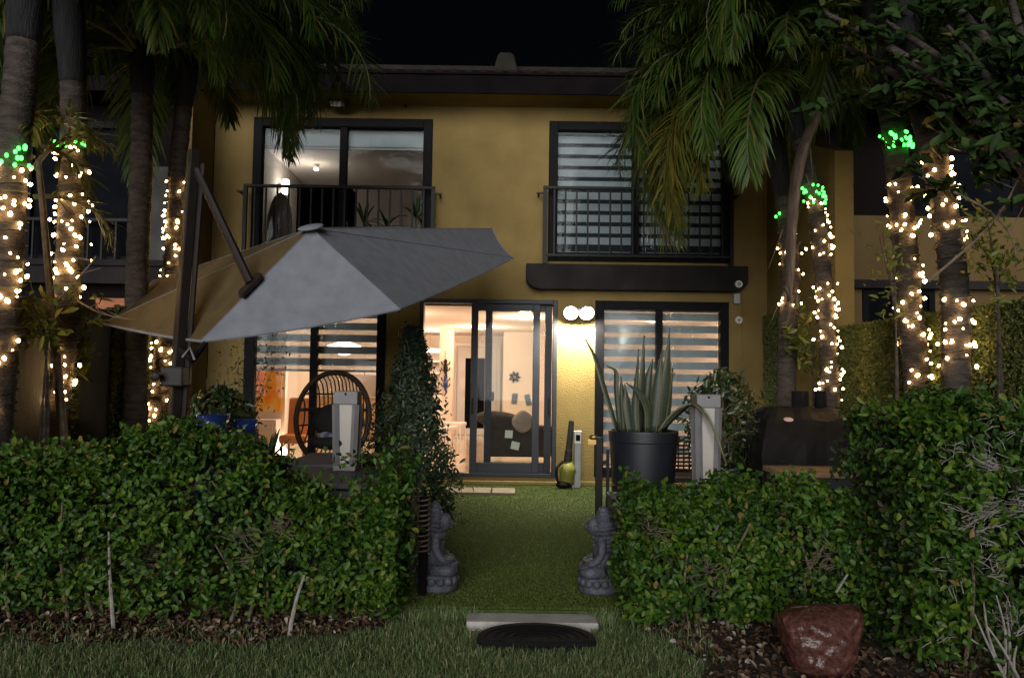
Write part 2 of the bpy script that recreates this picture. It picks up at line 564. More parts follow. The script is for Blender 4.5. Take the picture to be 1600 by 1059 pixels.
def blades(name, pos, h, w, m, parent=None, lean=0.5):
    n = len(pos)
    az = rng.uniform(0, 2 * PI, n)
    s = np.stack([np.cos(az), np.sin(az), np.zeros(n)], 1)
    la = rng.uniform(0, 2 * PI, n)
    ll = (rng.uniform(0, 1, n) ** 1.2 * lean)[:, None]
    ld = np.stack([np.cos(la), np.sin(la), np.zeros(n)], 1) * ll
    H = (np.ones(n) * h * rng.uniform(0.45, 1.2, n))[:, None]
    W = np.ones((n, 1)) * w
    z = np.array([[0, 0, 1.0]])
    V = np.empty((n, 5, 3))
    V[:, 0] = pos - s * W * 0.5
    V[:, 1] = pos + s * W * 0.5
    mid = pos + z * H * 0.55 + ld * H * 0.35
    V[:, 2] = mid + s * W * 0.4
    V[:, 3] = mid - s * W * 0.4
    V[:, 4] = pos + z * H * (1 - 0.3 * ll) + ld * H
    k = (np.arange(n) * 5)[:, None]
    return np_mesh(name, V.reshape(-1, 3), k + np.array([[0, 1, 2, 3]]), k + np.array([[3, 2, 4]]), m, parent)


def wob(x, y, z, f=1.0, ph=0.0):
    return (np.sin(x * 3.1 * f + ph + 1.7 * np.sin(z * 2.3 * f)) + np.sin(z * 4.3 * f + 2 * ph + 1.3 * np.sin(x * 2.9 * f + y)) + np.sin(y * 3.7 * f + x * 1.9 * f + ph)) / 3


# ------------------------------------------------------------------ ground
g = MB()
g.v = [Vector(v) for v in ((-150, -30, 0), (150, -30, 0), (150, 250, 0), (-150, 250, 0))]
g.f = [(0, 1, 2, 3)]
tag(g.build('lawn', 'lawn'), kind='structure')

ZT = 0.07                                   # artificial turf level
tp = MB()
tp.prism([(-0.80, 4.93), (0.78, 4.93), (0.78, 5.42), (3.43, 5.42), (3.43, 10.59), (-4.06, 10.59), (-4.06, 8.3), (-3.43, 8.3), (-3.43, 5.42), (-0.80, 5.42)], 2, 0.004, ZT)
tag(tp.build('turf_patio', 'turfbase'), kind='structure')


def bed(name, poly, label):
    b = MB()
    b.prism(poly, 2, -0.05, 0.018)
    return tag(b.build(name, 'soil'), kind='structure')


BED_L = [(-4.2, 4.35), (-1.5, 4.42), (-0.95, 4.55), (-0.72, 4.85), (-0.85, 5.40), (-4.2, 5.40)]
BED_R = [(0.68, 5.40), (0.70, 4.86), (0.95, 4.55), (1.02, 4.2), (0.92, 3.4), (4.3, 3.4), (4.3, 5.40)]
bed('planting_bed_left', BED_L, '')
bed('planting_bed_right', BED_R, '')


def inside(poly, x, y):
    y = y + 0.05 * np.sin(x * 7.3) + 0.035 * np.sin(x * 17 + 1)
    x = x + 0.03 * np.sin(y * 13)
    c = np.zeros(len(x), bool)
    j = len(poly) - 1
    for i in range(len(poly)):
        xi, yi = poly[i]
        xj, yj = poly[j]
        t = ((yi > y) != (yj > y)) & (x < (xj - xi) * (y - yi) / (yj - yi + 1e-12) + xi)
        c ^= t
        j = i
    return c


# concrete step pad and half-moon doormat at the front of the turf
pa, pb = P(728, 985, 4.72), P(936, 985, 4.72)
b = MB()
b.box((pa.x, 4.74, -0.03), (pb.x, 4.925, 0.055))
tag(b.build('concrete_step', 'concrete', bevel=0.008), 'pale concrete step slab at the front edge of the turf path', 'step')
mat_c = P(838, 1000, 4.45)
b = MB()
k = 28
top = [(mat_c.x + 0.33 * math.cos(t), 4.42 + 0.30 * max(0, math.sin(t)) ** 0.8) for t in [PI * i / k for i in range(k + 1)]]
bot = [(mat_c.x - 0.33 * math.cos(t), 4.42 - 0.05 * math.sin(t)) for t in [PI * i / k for i in range(1, k)]]
b.prism(top + bot, 2, 0.03, 0.062)
dm = b.build('doormat', 'rubber', bevel=0.006)
tag(dm, 'black half-moon rubber doormat lying in the grass before the step', 'doormat')
b = MB()
for i in range(5):
    rr = 0.285 - i * 0.05
    b.tube([(mat_c.x + rr * math.cos(t), 4.425 + (rr * 0.80) * math.sin(t) ** 0.8, 0.064) for t in [0.06 + (PI - 0.12) * i2 / 20 for i2 in range(21)]], 0.005, 5)
b.build('ridge', 'rubber', dm)

# lawn grass
N = 115000
y = 3.35 + 1.75 * rng.uniform(0, 1, N) ** 1.1
x = rng.uniform(-1, 1, N) * (0.4 + y * 0.68)
ok = ~inside(BED_L, x, y) & ~inside(BED_R, x, y) & ~((np.abs(x) < 0.8) & (y > 4.94))
ok &= ~((x > pa.x + 0.05) & (x < pb.x - 0.05) & (y > 4.70))
dmask = ((x - mat_c.x) / 0.33) ** 2 + ((y - 4.42) / np.where(y > 4.42, 0.29, 0.05)) ** 2 < 0.8 + 0.25 * np.sin(x * 40)
ok &= ~dmask
edge = rng.uniform(0, 1, N) < 0.10
xb = np.where(edge, x, x)
keep = ok & (wob(x, y, 0 * x, 2.5) * 0.5 + rng.uniform(0, 1, N) > 0.05)
pos = np.stack([x, y, np.zeros(N)], 1)[keep]
tag(blades('lawn_grass', pos, 0.050, 0.0042, 'grass', lean=1.7), 'short lawn grass in front of the hedges', 'grass', kind='stuff')
# fringe of stray blades in the beds' edges
N = 5000
y = rng.uniform(4.2, 4.75, N)
x = rng.uniform(-3.2, 1.3, N)
ok = (inside(BED_L, x, y) & (y < 4.62 + 0.05 * np.sin(x * 9))) | (inside(BED_R, x, y) & (x < 1.15))
pos = np.stack([x, y, np.full(N, 0.015)], 1)[ok]
tag(blades('stray_grass', pos, 0.06, 0.005, 'grass', lean=1.2), 'sparse grass straggling into the planting beds', 'grass', kind='stuff')
# longer tufts along the front edge of the turf
N = 2600
pos = np.stack([rng.uniform(-0.95, 0.92, N), rng.uniform(4.86, 4.935, N), np.zeros(N)], 1)
pos = pos[(pos[:, 0] < pa.x + 0.06) | (pos[:, 0] > pb.x - 0.06)]
tag(blades('edge_grass', pos, 0.10, 0.005, 'grass', lean=0.9), 'longer grass tufts beside the step slab', 'grass', kind='stuff')
# turf pile
N = 90000
y = 4.95 + 5.6 * rng.uniform(0, 1, N) ** 1.5
x = rng.uniform(-1.0, 1.15, N)
ok = (y > 5.45) | (np.abs(x) < 0.77)
pos = np.stack([x, y, np.full(N, ZT)], 1)[ok]
tag(blades('turf_pile', pos, 0.014, 0.005, 'turf', lean=0.8), 'dark green artificial turf pile between the two hedges', 'turf', kind='stuff')


def scatter_litter(n, poly, zb=0.022):
    xs = np.array([p[0] for p in poly])
    ys = np.array([p[1] for p in poly])
    x = rng.uniform(max(xs.min(), -3.2), min(xs.max(), 3.0), n)
    y = rng.uniform(ys.min(), min(ys.max(), 4.95), n)
    o = inside(poly, x, y)
    return np.stack([x, y, zb + rng.uniform(0, 0.03, n)], 1)[o]


pl = np.concatenate([scatter_litter(2600, BED_L), scatter_litter(2400, BED_R)])
nr = rng.normal(size=pl.shape) * 0.45 + np.array([[0, -0.25, 1]])
tag(leaves('leaf_litter', pl, nr, 0.042, 0.024, 'litter', fold=0.3, curl=0.3), 'brown dead leaves scattered on the soil below the hedges', 'leaf litter', kind='stuff')
# pale stones in the bed
b = MB()
for i in range(60):
    px, py = random.choice([(random.uniform(330, 620), random.uniform(940, 1005)), (random.uniform(0, 600), random.uniform(955, 990)), (random.uniform(1000, 1210), random.uniform(960, 1040))])
    D = 1845 / (py - 588)
    c = P(px, py, D)
    r = random.uniform(0.008, 0.024)
    if not (inside(BED_L, np.array([c.x]), np.array([c.y]))[0] or inside(BED_R, np.array([c.x]), np.array([c.y]))[0]):
        continue
    b.ell((c.x, c.y, 0.02 + r * 0.4), (r, r * 0.8, r * 0.6), None, 7, 5, lambda d: 1 + 0.2 * math.sin(5 * d.x + 3 * d.y))
tag(b.build('pebbles', 'concrete'), 'pale pebbles among the dead leaves in the beds', 'pebbles', kind='stuff')

# ------------------------------------------------------------------ townhouse
YF = 10.6
house = thing('townhouse', (0, YF, 0), 'yellow stucco two-storey townhouse with dark windows and lit sliding door', 'house')
XL, XR, ZS = -4.09, 3.44, 5.19
H_UL = (-3.56, -1.12, 3.06, 5.0)
H_UR = (0.47, 2.96, 3.08, 5.0)
H_LL = (-3.60, -1.70, 0.22, 2.53)
H_DR = (-1.25, 0.61, 0.17, 2.55)
H_LR = (1.12, 2.92, 0.19, 2.555)


def holed_wall(x0, x1, z0, z1, y0, y1, holes):
    xs = sorted({x0, x1} | {h[i] for h in holes for i in (0, 1)})
    zs = sorted({z0, z1} | {h[i] for h in holes for i in (2, 3)})
    xs = [x for x in xs if x0 <= x <= x1]
    zs = [z for z in zs if z0 <= z <= z1]
    solid = lambda i, j: 0 <= i < len(xs) - 1 and 0 <= j < len(zs) - 1 and not any(
        h[0] <= (xs[i] + xs[i + 1]) / 2 <= h[1] and h[2] <= (zs[j] + zs[j + 1]) / 2 <= h[3] for h in holes)
    b = MB()

    def q(*vs):
        n = len(b.v)
        b.v += [Vector(v) for v in vs]
        b.f.append((n, n + 1, n + 2, n + 3))
    for i in range(len(xs) - 1):
        for j in range(len(zs) - 1):
            if not solid(i, j):
                continue
            a, c, d, e = xs[i], xs[i + 1], zs[j], zs[j + 1]
            q((a, y0, d), (c, y0, d), (c, y0, e), (a, y0, e))
            q((c, y1, d), (a, y1, d), (a, y1, e), (c, y1, e))
            if not solid(i - 1, j): q((a, y1, d), (a, y0, d), (a, y0, e), (a, y1, e))
            if not solid(i + 1, j): q((c, y0, d), (c, y1, d), (c, y1, e), (c, y0, e))
            if not solid(i, j - 1): q((a, y1, d), (c, y1, d), (c, y0, d), (a, y0, d))
            if not solid(i, j + 1): q((a, y0, e), (c, y0, e), (c, y1, e), (a, y1, e))
    return b


holed_wall(XL, XR, 0, ZS + 0.02, YF, YF + 0.2, [H_UL, H_UR, H_LL, H_DR, H_LR]).build('wall', 'stucco', house)
# party wing walls
b = MB()
b.prism([(YF - 0.02, 0), (YF - 0.75, 0), (YF - 0.75, 5.18), (YF - 0.02, 5.18)], 0, XL - 0.22, XL - 0.003)
b.build('wing_wall', 'stucco', house)
b = MB()
b.prism([(YF - 0.003, 0), (8.35, 0), (8.35, 3.98), (9.1, 4.28), (9.8, 4.75), (YF - 0.003, 5.1)], 0, XR, XR + 0.20)
b.build('wing_wall', 'stucco', house)
# soffit, fascia, tiles, cap, vent
roof = MB().box((XL - 0.3, 10.08, ZS), (XR + 0.3, YF + 9, ZS + 0.10)).build('roof', 'stucco', house)
MB().box((XL - 0.32, 10.045, ZS - 0.015), (XR + 0.32, 10.075, ZS + 0.22)).build('fascia', 'fascia', roof)
MB().box((XL - 0.32, 10.015, ZS + 0.225), (XR + 0.32, 10.10, ZS + 0.25)).build('drip_edge', 'fascia', roof)
b = MB()
b.prism([(10.08, ZS + 0.25), (10.08, ZS + 0.30), (11.35, ZS + 0.72), (11.35, ZS + 0.25)], 0, XL - 0.3, XR + 0.3)
b.build('roof_deck', 'fascia', roof)
tile = MB()
k = 9
for (dy, z, r) in ((0.0, 0.0, 0.06), (1.22, 0.42, 0.055)):
    for j in range(k):
        w = PI * j / (k - 1)
        tile.v.append(Vector((r * math.cos(w), dy, z + r * math.sin(w))))
tile.f = [(j, j + 1, j + 1 + k, j + k) for j in range(k - 1)] + [tuple(range(k))[::-1], tuple(range(k, 2 * k))]
tme = None
nt_ = 42
for i in range(nt_):
    x = XL - 0.2 + (XR - XL + 0.4) * i / (nt_ - 1)
    if tme is None:
        o = tile.build('roof_tile', 'tile', roof)
        tme = o.data
    else:
        o = link('roof_tile', tme, None, roof)
    o.location = (x, 10.06 + random.uniform(-0.015, 0.015), ZS + 0.245 + random.uniform(-0.01, 0.01))
    o.rotation_euler = (random.uniform(-0.01, 0.01), 0, random.uniform(-0.02, 0.02))
MB().box((XL - 0.3, 11.30, ZS + 0.60), (XR + 0.3, 11.55, ZS + 0.86)).build('ridge_cap', 'cap', roof, bevel=0.03)
vx = P(790, 100, 11.2).x
b = MB()
b.prism([(vx - 0.20, ZS + 0.60), (vx + 0.20, ZS + 0.60), (vx + 0.12, ZS + 0.93), (vx + 0.07, ZS + 0.96), (vx - 0.07, ZS + 0.96), (vx - 0.11, ZS + 0.93)], 1, 11.06, 11.29)
b.build('roof_vent', 'cap', roof, bevel=0.02)
# balcony slabs with rounded lower corners
for (a, c) in (((372, 700)), ((822, 1168))):
    xa = P(a, 430, 10.45).x
    xc = P(c, 430, 10.45).x
    rr = 0.2
    poly = [(xa, 3.02), (xc, 3.02), (xc, 2.84)] + [(xc - rr + rr * math.cos(t), 2.84 - 0.16 * math.sin(t)) for t in [PI / 2 * i / 8 for i in range(1, 9)]]
    poly += [(xa + rr - rr * math.sin(t), 2.84 - 0.16 * math.cos(t)) for t in [PI / 2 * i / 8 for i in range(0, 9)]]
    MB().prism(poly, 1, YF - 0.20, YF - 0.003).build('balcony_slab', 'slab', house, bevel=0.015)


def bars(x0, x1, z0, z1, y0, y1, w, wb=None):
    wb = w if wb is None else wb
    b = MB()
    b.box((x0, y0, z0), (x0 + w, y1, z1)).box((x1 - w, y0, z0), (x1, y1, z1))
    b.box((x0 + w, y0, z1 - w), (x1 - w, y1, z1)).box((x0 + w, y0, z0), (x1 - w, y1, z0 + wb))
    return b


def window(h, mull, w=0.115, mw=0.12):
    x0, x1, z0, z1 = h
    f = bars(x0 + 0.003, x1 - 0.003, z0 + 0.003, z1 - 0.003, YF - 0.035, YF + 0.10, w).build('window', 'frame', house, bevel=0.006)
    MB().box((mull - mw / 2, YF - 0.01, z0 + w + 0.004), (mull + mw / 2, YF + 0.08, z1 - w - 0.004)).build('mullion', 'frame', f, bevel=0.005)
    for a, c, dy in ((x0 + w, mull - mw / 2, 0.03), (mull + mw / 2, x1 - w, 0.055)):
        MB().box((a + 0.002, YF + dy, z0 + w + 0.002), (c - 0.002, YF + dy + 0.006, z1 - w - 0.002)).build('pane', 'glass', f)
    return f


window(H_UL, P(535, 300, YF).x, 0.12, 0.10)
window(H_UR, P(993, 300, YF).x, 0.12, 0.10)
window(H_LL, P(490, 560, YF).x, 0.115, 0.10)
window(H_LR, P(1030, 560, YF).x, 0.115, 0.09)
# sliding door, its left third standing open
x0, x1, z0, z1 = H_DR
door = bars(x0 + 0.003, x1 - 0.003, z0 + 0.003, z1 - 0.003, YF - 0.03, YF + 0.15, 0.055, 0.05).build('sliding_door', 'slider', house, bevel=0.005)
for (a, c, yy) in ((735, 843, YF + 0.0), (757, 862, YF + 0.07)):
    xa, xc = P(a, 600, YF).x, P(c, 600, YF).x
    bars(xa, xc, z0 + 0.057, z1 - 0.062, yy, yy + 0.045, 0.095, 0.13).build('door_panel', 'slider', door, bevel=0.004)
    MB().box((xa + 0.097, yy + 0.018, z0 + 0.19), (xc - 0.097, yy + 0.024, z1 - 0.16)).build('pane', 'glass', door)
for px in (738.5, 859):
    c = P(px, 634, YF - 0.03)
    MB().box((c.x - 0.018, YF - 0.055, c.z - 0.11), (c.x + 0.018, YF - 0.031, c.z + 0.11)).build('door_handle', 'iron', door, bevel=0.006)
MB().box((x0 - 0.05, YF - 0.06, ZT + 0.003), (x1 + 0.05, YF - 0.002, 0.125)).build('threshold', 'stucco', house, bevel=0.01)
# narrow plinth along the foot of the wall
MB().box((H_LR[0] - 0.45, YF - 0.035, ZT + 0.003), (XR - 0.004, YF - 0.002, 0.13)).build('plinth', 'stucco', house, bevel=0.008)


def railing(pxa, pxb, pyt, pyb, n):
    D = YF - 0.17
    a, c = P(pxa, pyt, D), P(pxb, pyt + (pxb - pxa) * ROLL, D)
    zb = P((pxa + pxb) / 2, pyb, D).z
    zt = (a.z + c.z) / 2
    r = MB().box((a.x, D - 0.025, zt - 0.03), (c.x, D + 0.025, zt + 0.01)).build('balcony_railing', 'iron', house, bevel=0.005)
    MB().box((a.x + 0.05, D - 0.015, zb), (c.x - 0.05, D + 0.015, zb + 0.03)).build('bottom_rail', 'iron', r)
    for x in (a.x + 0.025, c.x - 0.025):
        MB().box((x - 0.025, D - 0.024, 3.022), (x + 0.025, D + 0.024, zt - 0.031)).build('post', 'iron', r)
    for s, x in ((-1, a.x), (1, c.x)):
        MB().box((min(x, x + s * 0.09), D - 0.012, zt - 0.10), (max(x, x + s * 0.09), D + 0.012, zt - 0.075)).box(
            (x + s * 0.06 - 0.012, D + 0.012, zt - 0.10), (x + s * 0.06 + 0.012, YF - 0.002, zt - 0.075)).build('wall_bracket', 'iron', r)
    for i in range(1, n):
        x = a.x + (c.x - a.x) * i / n
        MB().box((x - 0.011, D - 0.011, zb + 0.031), (x + 0.011, D + 0.011, zt - 0.031)).build('baluster', 'iron', r)


railing(381, 680, 289, 404, 17)
railing(849, 1146, 292, 402, 17)

# rooms
YB = 18.5
ZF, ZC = 0.16, 2.47
MB().box((XL, YF + 0.2, ZF - 0.1), (XR, YB, ZF)).build('room_floor', 'tilefloor', house)
MB().box((XL, YF + 0.2, ZC), (XR, YB, ZC + 0.1)).build('room_ceiling', 'ceilm', house)
MB().box((XL, YB, ZF), (XR, YB + 0.1, ZC)).build('room_wall', 'plaster', house)
MB().box((XL, YF + 0.2, ZF), (XL + 0.1, YB, ZC)).build('room_wall', 'plaster', house)
MB().box((XR - 0.1, YF + 0.2, ZF), (XR, YB, ZC)).build('room_wall', 'plaster', house)
xw = P(786, 600, 17.0).x
MB().box((xw, 16.9, ZF), (XR - 0.1, 17.0, ZC)).build('room_wall', 'plaster', house)      # wall behind the sofa
xk = P(686, 600, 15.6).x
xk2 = P(706, 600, 15.6).x
MB().box((xk, 15.6, ZF), (xk2, 16.1, ZC)).build('room_wall', 'plaster', house)           # short wall with the hanging lizards
MB().box((XL + 0.1, 12.0, ZF), (P(446, 600, 12.0).x, 12.12, ZC)).build('room_wall', 'plaster', house)   # painting wall
# upper rooms
ZU0, ZU1 = 2.78, 5.12
xm = P(765, 300, YF).x
MB().box((XL, YF + 0.2, ZU0 - 0.1), (XR, 15.2, ZU0)).build('upper_floor', 'wood', house)
MB().box((XL, YF + 0.2, ZU1), (XR, 15.2, ZU1 + 0.05)).build('upper_ceiling', 'ceilm', house)
MB().box((XL, 15.2, ZU0), (XR, 15.3, ZU1)).build('upper_wall', 'greyplaster', house)
MB().box((xm - 0.05, YF + 0.2, ZU0), (xm + 0.05, 15.2, ZU1)).build('upper_wall', 'greyplaster', house)
MB().box((XL, YF + 0.2, ZU0), (XL + 0.1, 15.2, ZU1)).build('upper_wall', 'greyplaster', house)
MB().box((XR - 0.1, YF + 0.2, ZU0), (XR, 15.2, ZU1)).build('upper_wall', 'greyplaster', house)

# front door at the far end of the hall
fa, fb = P(714, 600, YB), P(776, 600, YB)
fd = thing('front_door', (fa.x, YB, ZF), 'white panelled front door with tall dark glass at the hall end', 'door')
MB().box((fa.x, YB - 0.05, ZF), (fb.x, YB - 0.003, ZF + 2.05)).build('door_leaf', 'white', fd, bevel=0.01)
bars(fa.x - 0.09, fb.x + 0.09, ZF - 0.001, ZF + 2.14, YB - 0.07, YB - 0.004, 0.085, 0.0).build('casing', 'white', fd, bevel=0.008)
ga, gb = P(727, 600, YB), P(757, 600, YB)
MB().box((ga.x, YB - 0.07, ZF + 0.15), (gb.x, YB - 0.052, ZF + 1.78)).build('glass_insert', 'dark_glass', fd, bevel=0.004)
hp = P(770, 620, YB - 0.06)
MB().box((hp.x - 0.03, YB - 0.075, hp.z - 0.09), (hp.x + 0.03, YB - 0.052, hp.z + 0.12)).tube([(hp.x, YB - 0.08, hp.z - 0.03), (hp.x, YB - 0.13, hp.z - 0.03), (hp.x - 0.12, YB - 0.13, hp.z - 0.03)], 0.014, 8).build('lock', 'iron', fd)


# ------------------------------------------------------------------ lamps
def point(loc, power, col, parent, r=0.08):
    l = bpy.data.lights.new('lamp_light', 'POINT')
    l.energy = power
    l.color = col
    l.shadow_soft_size = r
    o = bpy.data.objects.new('lamp_light', l)
    COL.objects.link(o)
    o.location = loc
    if parent:
        o.parent = parent
        o.matrix_parent_inverse = Matrix.Translation(-world_loc(parent))
    return o


WARM = (1.0, 0.64, 0.40)


def downlight(x, y, zc, power, label):
    t = thing('ceiling_lamp', (x, y, zc), label, 'ceiling lamp', 'warm ceiling lamps in the living room')
    MB().lathe((x, y, zc - 0.03), [(0.10, 0.0), (0.12, 0.005), (0.12, 0.027)], 20).build('trim_ring', 'white', t)
    MB().lathe((x, y, zc - 0.045), [(0.02, 0.0), (0.085, 0.008), (0.085, 0.0145)], 20).build('diffuser', 'lamp', t)
    point((x, y, zc - 0.22), power, WARM, t, 0.1)


downlight(0.2, 12.6, ZC, 62, 'round ceiling lamp over the sofa inside the sliding door')
downlight(-1.9, 12.0, ZC, 62, 'round ceiling lamp nearest the striped lower window by the umbrella')
downlight(-0.6, 15.2, ZC, 80, 'round ceiling lamp in the hall before the front door')
downlight(-2.3, 16.2, ZC, 70, 'round ceiling lamp deep in the kitchen')
downlight(2.3, 12.8, ZC, 64, 'round ceiling lamp behind the lower window with snake plant')
# chandelier seen between the blind bands
c = P(538, 545, 12.6)
t = thing('chandelier', (c.x, c.y, ZC), 'bright crystal chandelier hanging behind the striped lower window', 'chandelier')
MB().tube([(c.x, c.y, ZC), (c.x, c.y, c.z + 0.12)], 0.008, 6).build('rod', 'brass', t)
MB().lathe((c.x, c.y, c.z), [(0.05, -0.10), (0.20, -0.04), (0.26, 0.02), (0.26, 0.05), (0.06, 0.12)], 20).build('crystal_bowl', 'lampw', t)
point((c.x, c.y, c.z - 0.18), 10, (1, 0.75, 0.5), t)
# little floor lamp by the orange chair
c = P(443, 692, 12.0)
t = thing('floor_uplight', (c.x, c.y, ZF), 'small glowing floor lamp beside the orange chair', 'lamp')
MB().lathe((c.x, c.y, ZF), [(0.07, 0), (0.07, 0.03), (0.03, 0.05), (0.03, 0.12)], 14).build('base', 'brass', t)
MB().ell((c.x, c.y, ZF + 0.17), (0.06, 0.06, 0.07)).build('bulb', 'lampw', t)
point((c.x, c.y - 0.12, ZF + 0.3), 5, WARM, t)
# kitchen pendant, left of the hall opening
c = P(672, 546, 16.6)
t = thing('kitchen_pendant', (c.x, c.y, ZC), 'glowing flat kitchen pendant seen at the door opening edge', 'pendant lamp')
MB().tube([(c.x, c.y, ZC), (c.x, c.y, c.z)], 0.006, 6).build('rod', 'brass', t)
MB().lathe((c.x, c.y, c.z - 0.05), [(0.22, 0), (0.26, 0.03), (0.22, 0.06)], 20).build('shade', 'lampw', t)
# upper room: wall lamp and ceiling spot
c = P(433, 292, 13.2)
t = thing('wall_lamp', (c.x, c.y, c.z), 'bright white wall lamp in the upper left room', 'wall lamp')
c.x = max(c.x, XL + 0.22)
MB().box((XL + 0.101, c.y - 0.04, c.z - 0.06), (XL + 0.16, c.y + 0.04, c.z + 0.06)).build('bracket', 'white', t)
MB().lathe((c.x, c.y, c.z - 0.12), [(0.05, 0), (0.07, 0.12), (0.05, 0.24)], 14).build('shade', 'lampw', t)
point((c.x + 0.1, c.y, c.z + 0.05), 7, (1.0, 0.84, 0.72), t)
c = P(495, 236, 13.4)
t = thing('ceiling_spot', (c.x, c.y, ZU1), 'small lit ceiling spot in the upper left room', 'ceiling lamp')
MB().lathe((c.x, c.y, ZU1 - 0.07), [(0.035, 0), (0.05, 0.03), (0.05, 0.069)], 14).build('housing', 'white', t)
MB().ell((c.x, c.y, ZU1 - 0.085), (0.04, 0.04, 0.03)).build('bulb', 'lampw', t)
point((c.x, c.y, ZU1 - 0.2), 2.2, (1.0, 0.78, 0.6), t)

# twin floodlight between door and window
fc = P(904, 487, YF - 0.12)
t = thing('twin_floodlight', (fc.x, YF, fc.z), 'twin-head floodlight shining on the wall beside the sliding door', 'floodlight')
MB().box((fc.x - 0.08, YF - 0.05, fc.z - 0.05), (fc.x + 0.08, YF - 0.003, fc.z + 0.05)).build('bracket', 'whitep', t, bevel=0.01)
for s in (-1, 1):
    hc = Vector((fc.x + s * 0.10, YF - 0.14, fc.z))
    ax = Vector((s * 0.12, -0.86, -0.5)).normalized()
    hd = MB().tube([hc - ax * 0.07, hc - ax * 0.05, hc + ax * 0.02, hc + ax * 0.05], [0.03, 0.06, 0.093, 0.097], 20).build('lamp_head', 'whitep', t, smooth=False)
    MB().tube([hc + ax * 0.051, hc + ax * 0.058], [0.092, 0.085], 20).build('lens', 'flood', hd)
    MB().tube([(fc.x + s * 0.05, YF - 0.05, fc.z), hc - ax * 0.06], 0.014, 8).build('arm', 'whitep', hd)
    sl = bpy.data.lights.new('flood_beam', 'SPOT')
    sl.energy = 360
    sl.color = (1.0, 0.93, 0.72)
    sl.spot_size = R_(150)
    sl.spot_blend = 0.7
    sl.shadow_soft_size = 0.05
    so = bpy.data.objects.new('flood_beam', sl)
    COL.objects.link(so)
    so.location = hc + ax * 0.07
    so.rotation_euler = Vector((s * 0.1, 0.25, -1)).to_track_quat('-Z', 'Y').to_euler()
    so.parent = t
    so.matrix_parent_inverse = Matrix.Translation(-world_loc(t))
# dark floodlight under the soffit
c = P(529, 160, 10.40)
t = thing('soffit_floodlight', (c.x, c.y, ZS), 'unlit rectangular floodlight fixed under the eaves above the upper left window', 'floodlight')
rot = Matrix.Rotation(R_(30), 3, 'X')
MB().box((c.x - 0.14, c.y - 0.04, ZS - 0.10), (c.x + 0.14, c.y + 0.03, ZS - 0.0), rot).build('housing', 'frame', t, bevel=0.008)
cc = Vector((c.x, c.y - 0.005, ZS - 0.05))
v = rot @ Vector((0, -0.04, 0))
MB().box((c.x - 0.10, cc.y - 0.004, ZS - 0.085), (c.x + 0.10, cc.y + 0.004, ZS - 0.015), rot).build('lens', 'lantern_pane', t).location = v
# wall boxes at the right of the facade
c = P(1150, 467, YF)
MBx = MB().box((c.x - 0.045, YF - 0.06, c.z - 0.07), (c.x + 0.045, YF - 0.003, c.z + 0.07)).build('junction_box', 'grey', None, bevel=0.012)
tag(MBx, 'grey junction box on the wall under the balcony slab corner', 'junction box')
for (px, py, yy, lab) in ((1154, 444, YF - 0.203, 'round white sensor on the end of the balcony slab'), (1154, 500, YF - 0.003, 'round white sensor on the wall below the junction box')):
    c = P(px, py, yy)
    t = thing('wall_sensor', (c.x, yy, c.z), lab, 'sensor', 'round white wall sensors')
    MB().tube([(c.x, yy, c.z), (c.x, yy - 0.03, c.z)], [0.05, 0.045], 18).build('body', 'whitep', t)
    MB().ell((c.x, yy - 0.032, c.z), (0.028, 0.02, 0.028)).build('dome', 'grey', t, smooth=True)
c1, c2 = P(1160, 455, YF - 0.012), P(1160, 560, YF - 0.012)
tag(MB().tube([(c1.x, YF - 0.012, c1.z), (c2.x, YF - 0.012, 0.2)], 0.010, 8).build('conduit', 'stucco'), 'thin conduit pipe running down the yellow wall', 'conduit')
c = P(634, 165, YF - 0.02)
tag(MB().ell((c.x, YF - 0.03, c.z), (0.025, 0.03, 0.035)).box((c.x - 0.008, YF - 0.03, c.z), (c.x + 0.008, YF - 0.003, c.z + 0.05)).build('eaves_hook', 'iron'), 'tiny dark hook under the eaves between the windows', 'hook')


# ------------------------------------------------------------------ blinds
def blind(h, zlow, label, sheer, pitch=0.162, bw=0.100, y=YF + 0.17):
    x0, x1, z0, z1 = h
    x0 += 0.10
    x1 -= 0.10
    t = thing('zebra_blind', ((x0 + x1) / 2, y, z1), label, 'blind', 'zebra roller blinds')
    MB().box((x0, y - 0.03, z1 - 0.13), (x1, y + 0.03, z1 - 0.03)).build('headrail', 'band', t, bevel=0.01)
    z = z1 - 0.15
    MB().box((x0, y + 0.008, zlow), (x1, y + 0.010, z + 0.05)).build('sheer_cloth', sheer, t)
    me = None
    while z - bw > zlow:
        if me is None:
            b = MB().box((x0, y - 0.001, -bw), (x1, y + 0.001, 0)).build('band', 'band', t)
            me = b.data
        else:
            b = link('band', me, None, t)
        b.location = (0, 0, z)
        z -= pitch
    MB().box((x0, y - 0.01, zlow - 0.03), (x1, y + 0.014, zlow + 0.001)).build('bottom_bar', 'band', t, bevel=0.003)


blind(H_UR, H_UR[2] + 0.16, 'closed zebra blind behind the upper window at the palm fronds', 'sheer_unlit', 0.1565, 0.099)
blind(H_LR, H_LR[2] + 0.16, 'closed zebra blind behind the snake plant', 'sheer', 0.166, 0.100)
blind(H_LL, P(500, 577, YF).z, 'half-raised zebra blind over the egg chair', 'sheer', 0.163, 0.100)
